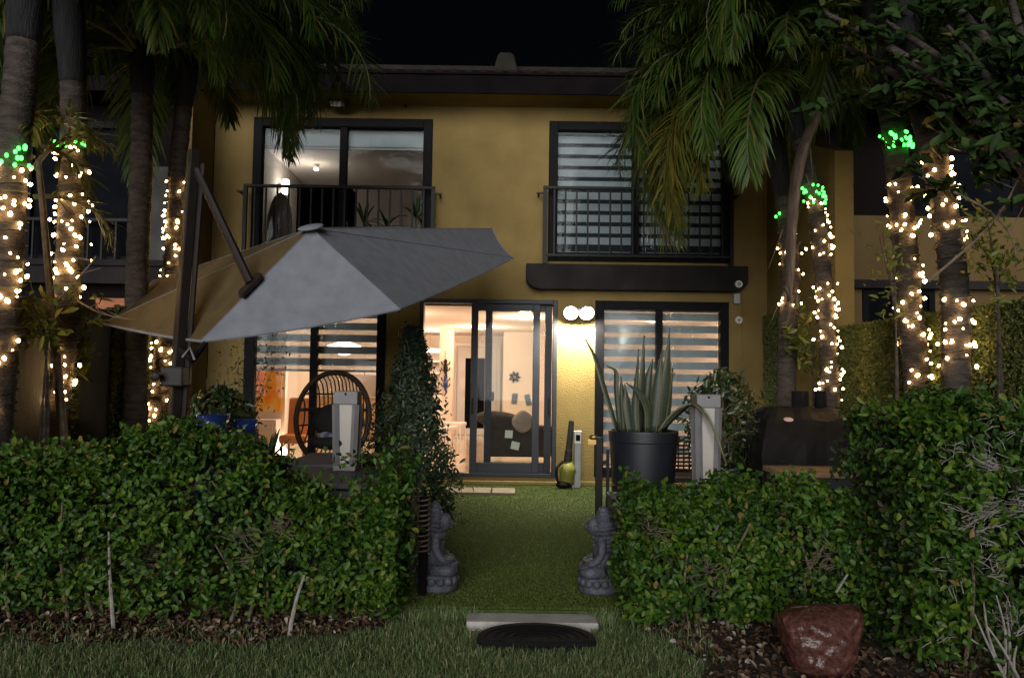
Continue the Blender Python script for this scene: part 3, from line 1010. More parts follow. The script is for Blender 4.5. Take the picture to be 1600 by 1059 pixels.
# rolled-up blind in the upper left window
x0, x1, z0, z1 = H_UL
t = thing('rolled_blind', (0, YF + 0.17, z1), 'rolled-up pale blind cassette across the upper left window', 'blind')
MB().box((x0 + 0.1, YF + 0.13, z1 - 0.36), (x1 - 0.1, YF + 0.185, z1 - 0.1)).build('cassette', 'band', t, bevel=0.02)
MB().box((x0 + 0.1, YF + 0.15, z1 - 0.385), (x1 - 0.1, YF + 0.175, z1 - 0.362)).build('bottom_bar', 'band', t)

# ------------------------------------------------------------------ things indoors
c = P(812, 690, 12.2)
t = thing('sofa', (c.x, 12.3, ZF), 'dark upholstered sofa just inside the sliding door', 'sofa')
sa, sb = P(757, 690, 12.2).x, P(862, 690, 12.2).x
MB().box((sa, 11.95, ZF + 0.14), (sb, 12.15, ZF + 0.62)).build('backrest', 'sofa', t, bevel=0.05)
MB().box((sa, 12.16, ZF + 0.14), (sb, 12.8, ZF + 0.44)).build('seat', 'sofa', t, bevel=0.04)
MB().ell((sa + 0.28, 12.0, ZF + 0.68), (0.42, 0.14, 0.14), Matrix.Rotation(0.15, 3, 'Y')).build('bolster', 'sofa', t, smooth=True)
for xx in (sa + 0.06, sb - 0.06):
    for yy in (12.0, 12.74):
        MB().tube([(xx, yy, ZF + 0.139), (xx, yy, ZF)], [0.03, 0.018], 8).build('leg', 'iron', t)


def pillow(name, c, w, h, m, label, rz=0, tilt=0.3):
    rot = Matrix.Rotation(rz, 3, 'Y') @ Matrix.Rotation(tilt, 3, 'X')
    def fn(d):
        q = max(abs(d.x), abs(d.z))
        return 1.0 / max(0.72, (abs(d.x) ** 3 + abs(d.z) ** 3 + abs(d.y) ** 2) ** (1 / 3)) * 0.9
    o = MB().ell(c, (w / 2, 0.09, h / 2), rot, 20, 12, fn).build(name, m, None, smooth=True)
    return tag(o, label, 'pillow')


c = P(817, 658, 11.95)
pillow('throw_pillow', (c.x, 11.86, c.z), 0.34, 0.36, 'greycloth', 'pale grey pillow propped on the dark sofa', 0.75)
c = P(541, 0, 8.5)

# sticky papers on the glass panel
for (px, py, w, h, rz, lab) in ((795, 678, 12, 12, 0.06, 'square note on the door glass, upper of the two over the sofa'), (805, 696, 13, 12, 0.2, 'square note on the door glass, lower of the two over the sofa'),
                                 (804, 623, 9, 17, 0.1, 'upright note on the door glass below the flower'), (825, 625, 9, 18, -0.25, 'tilted note on the door glass near the right stile')):
    c = P(px, py, YF + 0.085)
    w, h = w * 0.00864, h * 0.00864
    yy = YF + 0.083
    o = MB().box((c.x - w / 2, yy, c.z - h / 2), (c.x + w / 2, yy + 0.002, c.z + h / 2), Matrix.Rotation(rz, 3, 'Y')).build('paper_note', 'paper' if py > 650 else 'greycloth')
    tag(o, lab, 'note', 'paper notes stuck to the door glass')
c = P(804, 589, 16.88)
t = thing('wall_flower', (c.x, 16.89, c.z), 'small dark flower ornament on the wall behind the sofa', 'ornament')
MB().ell((c.x, 16.86, c.z), (0.03, 0.02, 0.03)).build('centre', 'brass', t)
for i in range(7):
    w = 2 * PI * i / 7
    MB().ell((c.x + 0.075 * math.cos(w), 16.875, c.z + 0.075 * math.sin(w)), (0.055, 0.012, 0.03), Matrix.Rotation(-w, 3, 'Y'), 8, 6).build('petal', 'iron', t)
# hanging lizards on the short wall
for (py, m, lab) in ((575, 'iron', 'dark lizard ornament hanging uppermost on the short hall wall'), (600, 'bluepot', 'blue lizard ornament hanging below the dark one on the hall wall')):
    c = P(696, py, 15.55)
    t = thing('lizard_ornament', (c.x, 15.57, c.z), lab, 'ornament', 'wall lizards')
    MB().ell((c.x, 15.57, c.z), (0.045, 0.02, 0.10), None, 10, 8).ell((c.x, 15.57, c.z + 0.13), (0.035, 0.02, 0.05), None, 10, 6).tube([(c.x, 15.57, c.z - 0.08), (c.x + 0.02, 15.57, c.z - 0.16), (c.x - 0.02, 15.57, c.z - 0.24)], [0.03, 0.02, 0.006], 6).build('body', m, t, smooth=True)
    for sx in (-1, 1):
        for dz in (0.06, -0.06):
            MB().tube([(c.x, 15.57, c.z + dz), (c.x + sx * 0.07, 15.565, c.z + dz + 0.02), (c.x + sx * 0.09, 15.565, c.z + dz + 0.07)], [0.016, 0.012, 0.014], 6).build('leg', m, t)
    MB().tube([(c.x, 15.58, c.z + 0.16), (c.x, 15.59, c.z + 0.34)], 0.004, 5).build('hanger', 'cord', t)


def dining_chair(px, D, rz, label):
    c = P(px, 650, D)
    t = thing('dining_chair', (c.x, D, ZF), label, 'chair', 'white dining chairs in the hall')
    rot = Matrix.Rotation(rz, 3, 'Z')
    T = lambda v: Vector((c.x, D, ZF)) + rot @ Vector(v)
    def bx(name, a, b_, tilt=0, m='white'):
        o = MB().box(a, b_)
        if tilt:
            r2 = Matrix.Rotation(tilt, 3, 'X')
            pv = Vector((0, a[1], a[2]))
            o.v = [pv + r2 @ (v - pv) for v in o.v]
        o.v = [T(v) for v in o.v]
        o.build(name, m, t, bevel=0.012)
    bx('seat', (-0.22, -0.22, 0.44), (0.22, 0.22, 0.50))
    bx('backrest', (-0.21, 0.19, 0.51), (0.21, 0.23, 1.0), -0.15)
    for sx in (-1, 1):
        for sy in (-1, 1):
            MB().tube([T((sx * 0.19, sy * 0.19, 0.44)), T((sx * 0.21, sy * 0.21, 0))], [0.018, 0.012], 6).build('leg', 'white', t)


dining_chair(690, 13.4, 1.2, 'white dining chair nearest the open door edge')
dining_chair(707, 14.6, 1.4, 'white dining chair farther into the hall')
c = P(664, 650, 14.0)
t = thing('dining_table', (c.x, 14.0, ZF), 'pale dining table half hidden by the conical shrub', 'table')
MB().box((c.x - 0.55, 13.2, ZF + 0.72), (c.x + 0.0, 14.9, ZF + 0.76)).build('table_top', 'white', t, bevel=0.008)
for yy in (13.3, 14.8):
    for xx in (c.x - 0.48, c.x - 0.08):
        MB().tube([(xx, yy, ZF + 0.719), (xx, yy, ZF)], 0.025, 8).build('leg', 'white', t)
# kitchen shelving behind
ca, cb = P(600, 600, 17.6).x, P(690, 600, 17.6).x
t = thing('kitchen_shelves', ((ca + cb) / 2, 17.6, ZF), 'pale wall shelves in the kitchen behind the dining chairs', 'shelves')
MB().box((ca, 17.75, ZF), (cb, 17.8, ZF + 2.0)).build('back_panel', 'greyplaster', t)
for i in range(8):
    MB().box((ca, 17.45, ZF + 0.1 + i * 0.26), (cb, 17.745, ZF + 0.13 + i * 0.26)).build('shelf', 'white', t)
for i in range(2):
    x = (ca, cb - 0.03)[i]
    MB().box((x, 17.44, ZF + 2.0), (x + 0.03, 17.80, ZF + 2.06)).build('end_cap', 'white', t)
# painting and console
a, b2 = P(402, 572, 11.96), P(439, 642, 11.96)
t = thing('painting', (a.x, 11.98, b2.z), 'abstract orange and yellow painting on the room wall', 'painting')
MB().box((a.x, 11.965, b2.z), (b2.x, 11.997, a.z)).build('canvas', 'painting', t)
t = thing('console', (a.x, 11.8, ZF), 'white console cabinet below the orange painting', 'cabinet')
MB().box((a.x - 0.1, 11.72, ZF + 0.06), (b2.x, 11.99, b2.z - 0.12)).build('carcass', 'white', t, bevel=0.008)
for i in range(2):
    x = a.x - 0.08 + i * 0.22
    MB().box((x, 11.70, ZF + 0.1), (x + 0.20, 11.719, b2.z - 0.16)).build('door', 'white', t, bevel=0.004)
c = P(458, 660, 11.4)
t = thing('orange_chair', (c.x, 11.4, ZF), 'orange upholstered chair inside the lower window beside egg chair', 'chair')
MB().box((c.x - 0.15, 11.2, ZF + 0.36), (c.x + 0.24, 11.65, ZF + 0.48)).build('seat', 'orange', t, bevel=0.03)
MB().box((c.x - 0.13, 11.58, ZF + 0.40), (c.x + 0.22, 11.66, ZF + 1.0), Matrix.Rotation(-0.12, 3, 'X')).build('backrest', 'orange', t, bevel=0.03)
for sx in (-0.11, 0.2):
    for sy in (11.25, 11.6):
        MB().tube([(c.x + sx, sy, ZF + 0.36), (c.x + sx, sy, ZF)], 0.018, 6).build('leg', 'wood', t)
# brick-like pale kitchen back and cabinets seen in the lower left window
a, b2 = P(470, 575, 16.4), P(596, 640, 16.4)
t = thing('kitchen_cabinet', (a.x, 16.4, ZF), 'row of pale kitchen wall cabinets seen beyond the egg chair', 'cabinet')
n = 5
for i in range(n):
    xx = a.x + (b2.x - a.x) * i / n
    MB().box((xx + 0.01, 16.2, ZF + 1.35), (xx + (b2.x - a.x) / n - 0.01, 16.5, ZF + 2.1)).build('door', 'white', t, bevel=0.01)
MB().box((a.x, 16.15, ZF), (b2.x, 16.6, ZF + 0.9)).build('base_unit', 'wood', t, bevel=0.01)

# upper left room: mirror-backed chair, plants
c = P(434, 345, 12.0)
t = thing('rounded_chair', (c.x, 12.0, ZU0), 'pale round-backed chair in the upper left room', 'chair')
bz = P(434, 306, 12.0).z
MB().ell((c.x, 12.1, (ZU0 + 0.4 + bz) / 2 + 0.05), (0.20, 0.07, (bz - ZU0 - 0.35) / 2), None, 16, 12).build('backrest', 'greycloth', t, smooth=True)
MB().ell((c.x, 11.85, ZU0 + 0.42), (0.26, 0.26, 0.08), None, 16, 8).build('seat', 'greycloth', t, smooth=True)
for sx in (-0.16, 0.16):
    for sy in (-0.16, 0.16):
        MB().tube([(c.x + sx, 11.85 + sy, ZU0 + 0.40), (c.x + sx * 1.2, 11.85 + sy * 1.2, ZU0)], 0.016, 6).build('leg', 'wood', t)
a, b2 = P(465, 260, 12.9), P(545, 380, 12.9)
t = thing('tall_cabinet', (a.x, 12.9, ZU0), 'tall dark cabinet in the upper left room', 'cabinet')
MB().box((a.x, 12.9, ZU0), (b2.x, 13.4, P(500, 290, 12.9).z)).build('carcass', 'fascia', t, bevel=0.01)
for i in range(2):
    xx = a.x + (b2.x - a.x) * i / 2
    MB().box((xx + 0.01, 12.875, ZU0 + 0.05), (xx + (b2.x - a.x) / 2 - 0.01, 12.899, P(500, 294, 12.9).z)).build('door', 'fascia', t)


def room_plant(px, py, D, n, L, label, zfloor):
    c = P(px, py, D)
    t = thing('potted_plant', (c.x, D, zfloor), label, 'plant', 'plants in the upper left room')
    MB().lathe((c.x, D, zfloor), [(0.12, 0), (0.16, 0.3), (0.17, 0.32)], 16).build('pot', 'pot', t)
    MB().tube([(c.x, D, zfloor + 0.3), (c.x, D, c.z)], [0.02, 0.012], 6).build('stem', 'stem', t)
    for i in range(n):
        az = random.uniform(0, 2 * PI)
        el = random.uniform(0.1, 1.3)
        d = Vector((math.cos(az) * math.cos(el), math.sin(az) * math.cos(el), math.sin(el)))
        base = Vector((c.x, D, c.z))
        pts = [base + d * (L * s) + Vector((0, 0, -0.5 * L * s * s * (1.2 - el * 0.6))) for s in (0, 0.3, 0.6, 0.85, 1.0)]
        side = d.cross(Vector((0, 0, 1))).normalized()
        MB().strip(pts, [0.012, 0.04, 0.042, 0.025, 0.003], side).build('leaf', 'ficus', t)


room_plant(568, 350, 11.4, 14, 0.42, 'spiky potted plant near the middle of the upper left window', ZU0)
room_plant(604, 356, 11.5, 14, 0.40, 'low arching potted plant right of the window mullion upstairs', ZU0)
room_plant(650, 340, 11.3, 16, 0.48, 'larger dark potted plant at the window side nearest the bare wall', ZU0)


# ------------------------------------------------------------------ neighbours
t = thing('dark_neighbour_house', (-7, 10.8, 0), 'dark brown neighbouring house behind the lit palms at the left', 'house')
nl = (P(40, 300, 10.8).x, P(232, 300, 10.8).x, P(200, 412, 10.8).z, P(100, 190, 10.8).z)
nx0 = XL - 0.23
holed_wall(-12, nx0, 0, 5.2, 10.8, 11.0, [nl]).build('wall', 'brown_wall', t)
f = bars(nl[0] + 0.003, nl[1] - 0.003, nl[2] + 0.003, nl[3] - 0.003, 10.77, 10.9, 0.09).build('window', 'frame', t)
MB().box((nl[0] + 0.095, 10.84, nl[2] + 0.095), (nl[1] - 0.095, 10.85, nl[3] - 0.095)).build('pane', 'dark_glass', f)
for i in range(1, 9):
    xx = nl[0] + (nl[1] - nl[0]) * i / 9
    MB().box((xx - 0.012, 10.69, nl[2]), (xx + 0.012, 10.714, P(100, 345, 10.7).z)).build('baluster', 'iron', f)
MB().box((nl[0] - 0.1, 10.68, P(100, 345, 10.7).z), (nl[1] + 0.05, 10.72, P(100, 345, 10.7).z + 0.04)).build('rail', 'iron', f)
MB().box((P(236, 300, 10.75).x, 10.74, P(240, 412, 10.8).z), (P(262, 300, 10.75).x, 10.797, P(240, 262, 10.8).z)).build('shutter', 'greywall', t, bevel=0.01)
zl = P(150, 408, 10.6).z
MB().box((-8, 10.55, zl - 0.06), (nx0 - 0.01, 10.797, zl + 0.02)).build('sill', 'slab', t)
MB().box((-8, 10.60, zl - 0.30), (nx0 - 0.01, 10.797, zl - 0.062)).build('balcony_slab', 'slab', t)
a, b2 = P(153, 466, 10.75), P(202, 492, 10.75)
MB().box((a.x, 10.70, b2.z), (b2.x, 10.797, a.z)).build('brick_panel', 'brick', t)
MB().box((-12, 10.2, 5.2), (XL - 0.35, 16, 5.4)).build('roof', 'fascia', t)

t = thing('ochre_neighbour_house', (7, 11, 0), 'ochre neighbouring house behind the hedge fence at the right', 'house')
zo = P(1450, 338, 11).z
nr_ = (P(1347, 480, 11).x, P(1460, 480, 11).x, 0.5, P(1400, 452, 11).z)
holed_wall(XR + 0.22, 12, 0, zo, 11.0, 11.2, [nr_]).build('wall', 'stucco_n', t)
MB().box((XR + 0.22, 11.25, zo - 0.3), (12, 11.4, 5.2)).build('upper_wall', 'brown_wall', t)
f = bars(nr_[0] + 0.003, nr_[1] - 0.003, nr_[2] + 0.003, nr_[3] - 0.003, 10.97, 11.1, 0.08).build('window', 'frame', t)
MB().box((nr_[0] + 0.085, 11.04, nr_[2] + 0.085), (nr_[1] - 0.085, 11.05, nr_[3] - 0.085)).build('pane', 'dark_glass', f)
MB().box((XR + 0.24, 10.85, P(1400, 452, 10.9).z + 0.01), (12, 10.997, P(1400, 438, 10.9).z)).build('lintel_band', 'slab', t)
MB().box((XR + 0.35, 10.4, 5.2), (12, 16, 5.4)).build('roof', 'fascia', t)
ww = (P(1395, 300, 11.2).x, P(1590, 300, 11.2).x)
f = bars(ww[0], ww[1], zo + 0.05, 4.9, 11.2, 11.247, 0.08).build('window', 'frame', t)
MB().box((ww[0] + 0.085, 11.225, zo + 0.135), (ww[1] - 0.085, 11.235, 4.815)).build('pane', 'dark_glass', f)


# ------------------------------------------------------------------ privacy fences with artificial leaf panels
def fence(side, label, pattern):
    X = 3.46 * side
    t = thing('hedge_panel_fence', (X, 6.5, 0), label, 'fence')
    y = 8.34
    zt = 2.06
    bdir = -side
    for i, (w, kind) in enumerate(pattern):
        y2 = y - w
        if kind == 'leaf':
            p = MB().box((min(X, X + 0.05 * side), y2 + 0.004, 0), (max(X, X + 0.05 * side), y - 0.004, zt)).build('panel', 'fencebase', t)
            n = int(w * (zt - 0.7) * 9000)
            pos = np.stack([X + bdir * (0.005 + rng.uniform(0, 0.045, n)), rng.uniform(y2, y, n), rng.uniform(0.7, zt + 0.02, n)], 1)
            nr = rng.normal(size=(n, 3)) * 0.6 + np.array([[bdir * 0.7, -0.8, 0.3]])
            o = leaves('leaf_mat', pos, nr, 0.032, 0.016, 'faux', p, 0.2, 0.1)
            o['kind'] = 'stuff'
        else:
            MB().box((min(X, X + 0.07 * side), y2 + 0.004, 0), (max(X, X + 0.07 * side), y - 0.004, zt - 0.03)).build('plain_panel', 'greywall', t)
        y = y2


fence(1, 'green artificial leaf fence running out from the wall at the right', [(1.0, 'leaf'), (1.0, 'leaf'), (1.0, 'leaf'), (1.0, 'leaf'), (0.8, 'leaf')])
fence(-1, 'grey and leafy panel fence behind the lit palms at the left', [(0.25, 'leaf'), (0.45, 'plain'), (0.85, 'leaf'), (0.55, 'plain'), (0.25, 'leaf'), (0.7, 'plain'), (0.4, 'leaf'), (0.9, 'plain')])
# leaf panel on the wing wall, low
y0_, y1_ = 9.6, 10.55
t = thing('leaf_wall_panel', (XR, 10, 0), 'dark leafy panel fixed low on the wing wall behind the grill', 'leaf panel')
p = MB().box((XR - 0.03, y0_, 0.3), (XR - 0.003, y1_, 2.35)).build('panel', 'fencebase', t)
n = 9000
pos = np.stack([XR - 0.035 - rng.uniform(0, 0.04, n), rng.uniform(y0_, y1_, n), rng.uniform(0.5, 2.37, n)], 1)
o = leaves('leaf_mat', pos, rng.normal(size=(n, 3)) * 0.6 + np.array([[-0.7, -0.8, 0.2]]), 0.034, 0.018, 'faux', p)
o['kind'] = 'stuff'


# ------------------------------------------------------------------ palms
def bez(pts, n):
    """Catmull-Rom through pts"""
    q = [pts[0] + (pts[0] - pts[1])] + list(pts) + [pts[-1] + (pts[-1] - pts[-2])]
    out = []
    segs = len(pts) - 1
    for i in range(n + 1):
        t = i / n * segs
        k = min(int(t), segs - 1)
        u = t - k
        a, b, c, d = q[k], q[k + 1], q[k + 2], q[k + 3]
        out.append(0.5 * ((2 * b) + (c - a) * u + (2 * a - 5 * b + 4 * c - d) * u * u + (3 * b - a - 3 * c + d) * u ** 3))
    return out


def frond_mesh(base, az, el, L, droop, ll, nleaf, hang, twist=0.0):
    """one arching feather frond: (rachis MB, leaflet verts)"""
    n = 16
    p = Vector(base)
    h = Vector((math.cos(az), math.sin(az), 0))
    e = el
    pts = [p.copy()]
    tang = []
    for i in range(n):
        d = h * math.cos(e) + Vector((0, 0, 1)) * math.sin(e)
        tang.append(d)
        p = p + d * (L / n)
        pts.append(p.copy())
        e -= droop / n * (0.5 + 1.0 * i / n)
    tang.append(tang[-1])
    r = MB().tube(pts, [0.018 * (1 - 0.9 * i / n) + 0.002 for i in range(n + 1)], 5)
    V, Q, T = [], [], []
    for i in range(nleaf):
        s = 0.14 + 0.86 * (i + random.random() * 0.5) / nleaf
        k = min(int(s * n), n - 1)
        u = s * n - k
        pp = pts[k].lerp(pts[k + 1], u)
        td = tang[k]
        sv = td.cross(Vector((0, 0, 1)))
        sv = sv.normalized() if sv.length > 0.05 else Vector((-h.y, h.x, 0))
        nv = sv.cross(td)
        l0 = ll * (math.sin(PI * min(1, 0.18 + 0.82 * s)) ** 0.55 * 0.85 + 0.15) * random.uniform(0.8, 1.1)
        for sg in (-1, 1):
            d = (sv * sg * (0.85 - 0.35 * s) + td * (0.55 + 0.5 * s) + nv * random.gauss(0.1, 0.45) + td * random.gauss(0, 0.15)).normalized()
            q = pp.copy()
            w0 = 0.021 * random.uniform(0.8, 1.2)
            wv = d.cross(nv).normalized()
            b0 = len(V)
            sg_l = l0 / 3
            for m_ in range(4):
                ww = w0 * (0.55, 1.0, 0.75, 0.0)[m_]
                if m_ < 3:
                    V += [q - wv * ww / 2, q + wv * ww / 2]
                else:
                    V.append(q.copy())
                d = (d + Vector((0, 0, -1)) * hang * random.uniform(0.6, 1.3) * (0.4 + 0.35 * m_)).normalized()
                q = q + d * sg_l
            Q += [(b0, b0 + 1, b0 + 3, b0 + 2), (b0 + 2, b0 + 3, b0 + 5, b0 + 4)]
            T.append((b0 + 4, b0 + 5, b0 + 6))
    return r, V, Q, T


def add_frond(palm, base, az, el, L, droop, ll=0.42, nleaf=46, hang=0.5, m='frond'):
    r, V, Q, T = frond_mesh(base, az, el, L, droop, ll, nleaf, hang)
    fr = r.build('frond', 'rachis', palm)
    np_mesh('leaflets', np.array([tuple(v) for v in V]), np.array(Q), np.array(T), m, fr)
    return fr


BULB = MB().ell((0, 0, 0), (0.0135, 0.0135, 0.0175), None, 7, 5)
bulb_me = {}


def bulb_mesh(m):
    if m not in bulb_me:
        me = bpy.data.meshes.new('bulb')
        me.from_pydata([tuple(v) for v in BULB.v], [], BULB.f)
        me.materials.append(M[m])
        bulb_me[m] = me
    return bulb_me[m]


def palm(px_pts, D, r0_, r1_, label, fronds, ring_to=0.75, seed=1, crown_dz=0.0):
    random.seed(seed)
    pts = [P(x, y, D + (dd[0] if dd else 0)) for (x, y, *dd) in px_pts]
    foot = Vector((pts[0].x, pts[0].y, -0.02))
    pts = [foot] + pts
    t = thing('palm_tree', foot, label, 'palm', 'palms along the garden fences')
    n = 110
    cv = bez(pts, n)
    rad = []
    for i in range(n + 1):
        s = i / n
        rr = r0_ + (r1_ - r0_) * s
        rr *= 1.0 + 0.35 * max(0, 0.08 - s) / 0.08
        if s < ring_to:
            rr *= 1 + (0.05 if i % 3 == 0 else (-0.03 if i % 3 == 1 else 0)) * random.uniform(0.4, 1.3)
        else:
            u = (s - ring_to) / (1 - ring_to)
            rr *= 1.0 + 0.22 * math.sin(PI * min(1, u * 1.1)) 
        rad.append(rr)
    k0 = int(n * ring_to)
    MB().tube(cv[:k0 + 1], rad[:k0 + 1], 16).build('trunk', 'trunk', t, smooth=True)
    MB().tube(cv[k0:], rad[k0:], 16).build('crownshaft', 'trunk_dark', t, smooth=True)
    top_ = cv[-1]
    extra = [(j * 360 / 9 + random.uniform(-12, 12), random.uniform(8, 62), random.uniform(1.8, 2.3), random.uniform(1.9, 2.5)) for j in range(9)]
    for (az, el, L, dr, *mm) in list(fronds) + extra:
        add_frond(t, top_ + Vector((0.05 * math.cos(R_(az)), 0.05 * math.sin(R_(az)), random.uniform(-0.12, 0.05))), R_(az), R_(el), L, dr, ll=random.uniform(0.45, 0.60), nleaf=int(46 * L), hang=random.uniform(0.3, 0.65), m=mm[0] if mm else 'frond')
    return t, cv, rad


def string_lights(cv, rad, py_list, px_fn, D, label, seed, dens=1.0, green=None, spread=0.0):
    """cord wound round the trunk with bulbs; py_list = lit height bands (z0, z1)"""
    random.seed(seed)
    zs = [p.z for p in cv]
    def at(z):
        for i in range(len(zs) - 1):
            if zs[i] <= z <= zs[i + 1]:
                u = (z - zs[i]) / max(1e-6, zs[i + 1] - zs[i])
                return cv[i].lerp(cv[i + 1], u), rad[i] * (1 - u) + rad[i + 1] * u
        return (cv[0], rad[0]) if z < zs[0] else (cv[-1], rad[-1])
    zall = [z for b in py_list for z in b]
    z0, z1 = min(zall), max(zall)
    t = thing('string_lights', at(z0)[0], label, 'string lights', 'fairy light strings on the palms')
    turns = max(3, int((z1 - z0) / 0.085))
    n = turns * 14
    pts = []
    for i in range(n + 1):
        s = i / n
        c, r = at(z0 + (z1 - z0) * s)
        w = 2 * PI * turns * s
        pts.append(c + Vector((math.cos(w) * (r * 1.06 + 0.006), math.sin(w) * (r * 1.06 + 0.006), 0.02 * math.sin(w * 0.37 + 1))))
    MB().tube(pts, 0.005, 4).build('cord', 'cord', t)
    cnt = 0
    for (a, b_) in py_list:
        m = int((b_ - a) * 54 * dens)
        for j in range(m):
            z = random.uniform(a, b_)
            c, r = at(z)
            w = random.uniform(0, 2 * PI)
            # keep mostly the half turned to the garden
            if math.sin(w) > 0.35 and random.random() < 0.85:
                w = -w
            o = link('bulb', bulb_mesh('bulb'), None, t)
            ro = r * 1.08 + 0.014 + random.random() ** 3 * (0.015 + spread)
            o.location = Vector((c.x + math.cos(w) * ro, c.y + math.sin(w) * ro, z)) - Vector((0, 0, 0))
            o.rotation_euler = (random.uniform(-1, 1), random.uniform(-1, 1), 0)
            s = random.uniform(0.4, 1.05)
            o.scale = (s, s, s)
    if green:
        a, b_, m = green
        for j in range(m):
            z = random.uniform(a, b_)
            c, r = at(z)
            w = random.uniform(-PI, 0.3)
            o = link('green_bulb', bulb_mesh('bulbg'), None, t)
            ro = r * 1.12 + 0.02
            o.location = (c.x + math.cos(w) * ro, c.y + math.sin(w) * ro, z)
            s = random.uniform(0.7, 1.15)
            o.scale = (s, s, s)


def zpx(px, py, D):
    return P(px, py, D).z


# (azimuth: 0 = right, 90 = away from the camera, 180 = left, 270 = towards it)
A_, cvA, rA = palm([(-8, 700), (6, 480), (18, 260), (34, 100), (44, -60), (46, -130)], 5.2, 0.10, 0.105, 'nearest palm at the left edge, wrapped in lights with green tops',
                   [(20, 40, 1.9, 2.2), (70, 45, 1.9, 2.0), (330, 40, 1.7, 2.4), (120, 40, 1.8, 2.2), (200, 40, 1.6, 2.2), (10, 10, 1.6, 1.9), (50, 15, 1.7, 1.9)], 0.70, 11)
B_, cvB, rB = palm([(84, 660), (104, 480), (115, 230), (113, 100), (106, 0), (104, -90)], 6.0, 0.10, 0.09, 'second palm from the left edge, lit with green-topped string lights',
                   [(0, 50, 2.0, 2.3), (40, 40, 2.0, 2.2), (320, 30, 1.8, 2.2), (90, 45, 1.8, 2.0), (160, 40, 1.8, 2.2), (230, 40, 1.6, 2.4), (350, 15, 1.8, 1.9), (20, 5, 1.7, 1.6)], 0.62, 12)
C_, cvC, rC = palm([(212, 660), (214, 450), (221, 250), (222, 150), (224, 70)], 7.0, 0.105, 0.085, 'unlit bare-trunked palm beside the umbrella mast at the left',
                   [(0, 30, 1.9, 2.2), (45, 40, 1.8, 2.2), (100, 45, 1.8, 2.0), (150, 30, 1.8, 2.2), (200, 30, 1.8, 2.2), (250, 35, 1.7, 2.3), (300, 30, 1.8, 2.4), (335, 55, 1.9, 2.2), (180, 65, 2.0, 1.9)], 0.80, 13)
D_, cvD, rD = palm([(243, 680), (254, 560), (271, 400), (279, 250), (292, 130), (304, 50)], 7.4, 0.085, 0.075, 'slim leaning lit palm behind the umbrella mast',
                   [(0, 45, 1.9, 2.3), (25, 30, 1.8, 2.3), (345, 50, 2.0, 2.5), (315, 45, 1.8, 2.5), (285, 45, 1.7, 2.6), (60, 45, 1.9, 2.1), (120, 40, 1.7, 2.2), (180, 40, 1.7, 2.2), (230, 45, 1.8, 2.4), (10, 65, 2.0, 2.3), (330, 20, 1.7, 2.4), (355, 12, 1.7, 2.5), (0, 22, 1.8, 2.8), (345, 5, 1.7, 2.3), (8, 35, 2.0, 3.0)], 0.78, 14)
E_, cvE, rE = palm([(1298, 640), (1290, 480), (1277, 340), (1258, 250), (1240, 180), (1232, 130)], 7.6, 0.085, 0.07, 'curved lit palm in front of the yellow wing wall',
                   [(180, 40, 1.9, 2.2), (205, 30, 1.9, 2.2), (160, 35, 1.8, 2.2), (225, 45, 1.9, 2.4), (190, 62, 2.1, 2.3), (250, 45, 1.7, 2.5), (280, 40, 1.6, 2.5, 'frond_y'), (120, 45, 1.7, 2.2), (330, 45, 1.7, 2.3), (20, 40, 1.7, 2.3), (215, 10, 1.7, 1.7, 'frond_y'), (175, 15, 1.8, 1.7), (190, 15, 2.3, 2.6), (205, 8, 2.2, 2.5, 'frond_y'), (222, 22, 2.2, 2.8), (176, 5, 2.1, 2.4), (236, 2, 2.0, 2.2), (198, 32, 2.5, 3.0), (212, -5, 1.9, 2.0, 'frond_y'), (200, -12, 2.3, 2.0), (190, 2, 2.5, 2.7), (208, 6, 2.5, 2.6, 'frond_y')], 0.74, 15)
F_, cvF, rF = palm([(1228, 650), (1232, 500), (1236, 430), (1226, 330), (1212, 220), (1203, 100)], 8.2, 0.10, 0.08, 'dark palm behind the hanging dead frond near the house corner',
                   [(180, 45, 2.0, 2.3), (210, 40, 2.0, 2.3), (150, 40, 1.8, 2.2), (240, 50, 1.9, 2.5), (195, 65, 2.2, 2.3), (270, 45, 1.8, 2.5), (60, 45, 1.7, 2.2), (310, 40, 1.8, 2.4), (225, 20, 1.8, 2.0), (0, 40, 1.7, 2.2)], 0.70, 16)
G_, cvG, rG = palm([(1434, 620), (1421, 480), (1411, 350), (1399, 230), (1380, 100), (1362, -30), (1352, -90)], 6.3, 0.10, 0.085, 'lit palm with green band, left of the pair at the right fence',
                   [(180, 45, 2.0, 2.3), (200, 35, 1.9, 2.2), (160, 40, 2.0, 2.2), (225, 50, 1.9, 2.4), (190, 15, 1.8, 1.8), (260, 45, 1.6, 2.5), (120, 45, 1.8, 2.2), (60, 40, 1.7, 2.2), (210, 62, 2.1, 2.4), (0, 40, 1.7, 2.2)], 0.62, 17)
H_, cvH, rH = palm([(1494, 610), (1491, 450), (1476, 330), (1456, 230), (1424, 100), (1404, -30), (1398, -90)], 5.75, 0.10, 0.085, 'lit leaning palm, right of the pair at the right fence',
                   [(180, 50, 1.8, 2.2), (220, 45, 1.7, 2.3), (150, 45, 1.8, 2.2), (30, 40, 1.7, 2.2), (90, 45, 1.7, 2.0), (340, 45, 1.6, 2.2)], 0.60, 18)

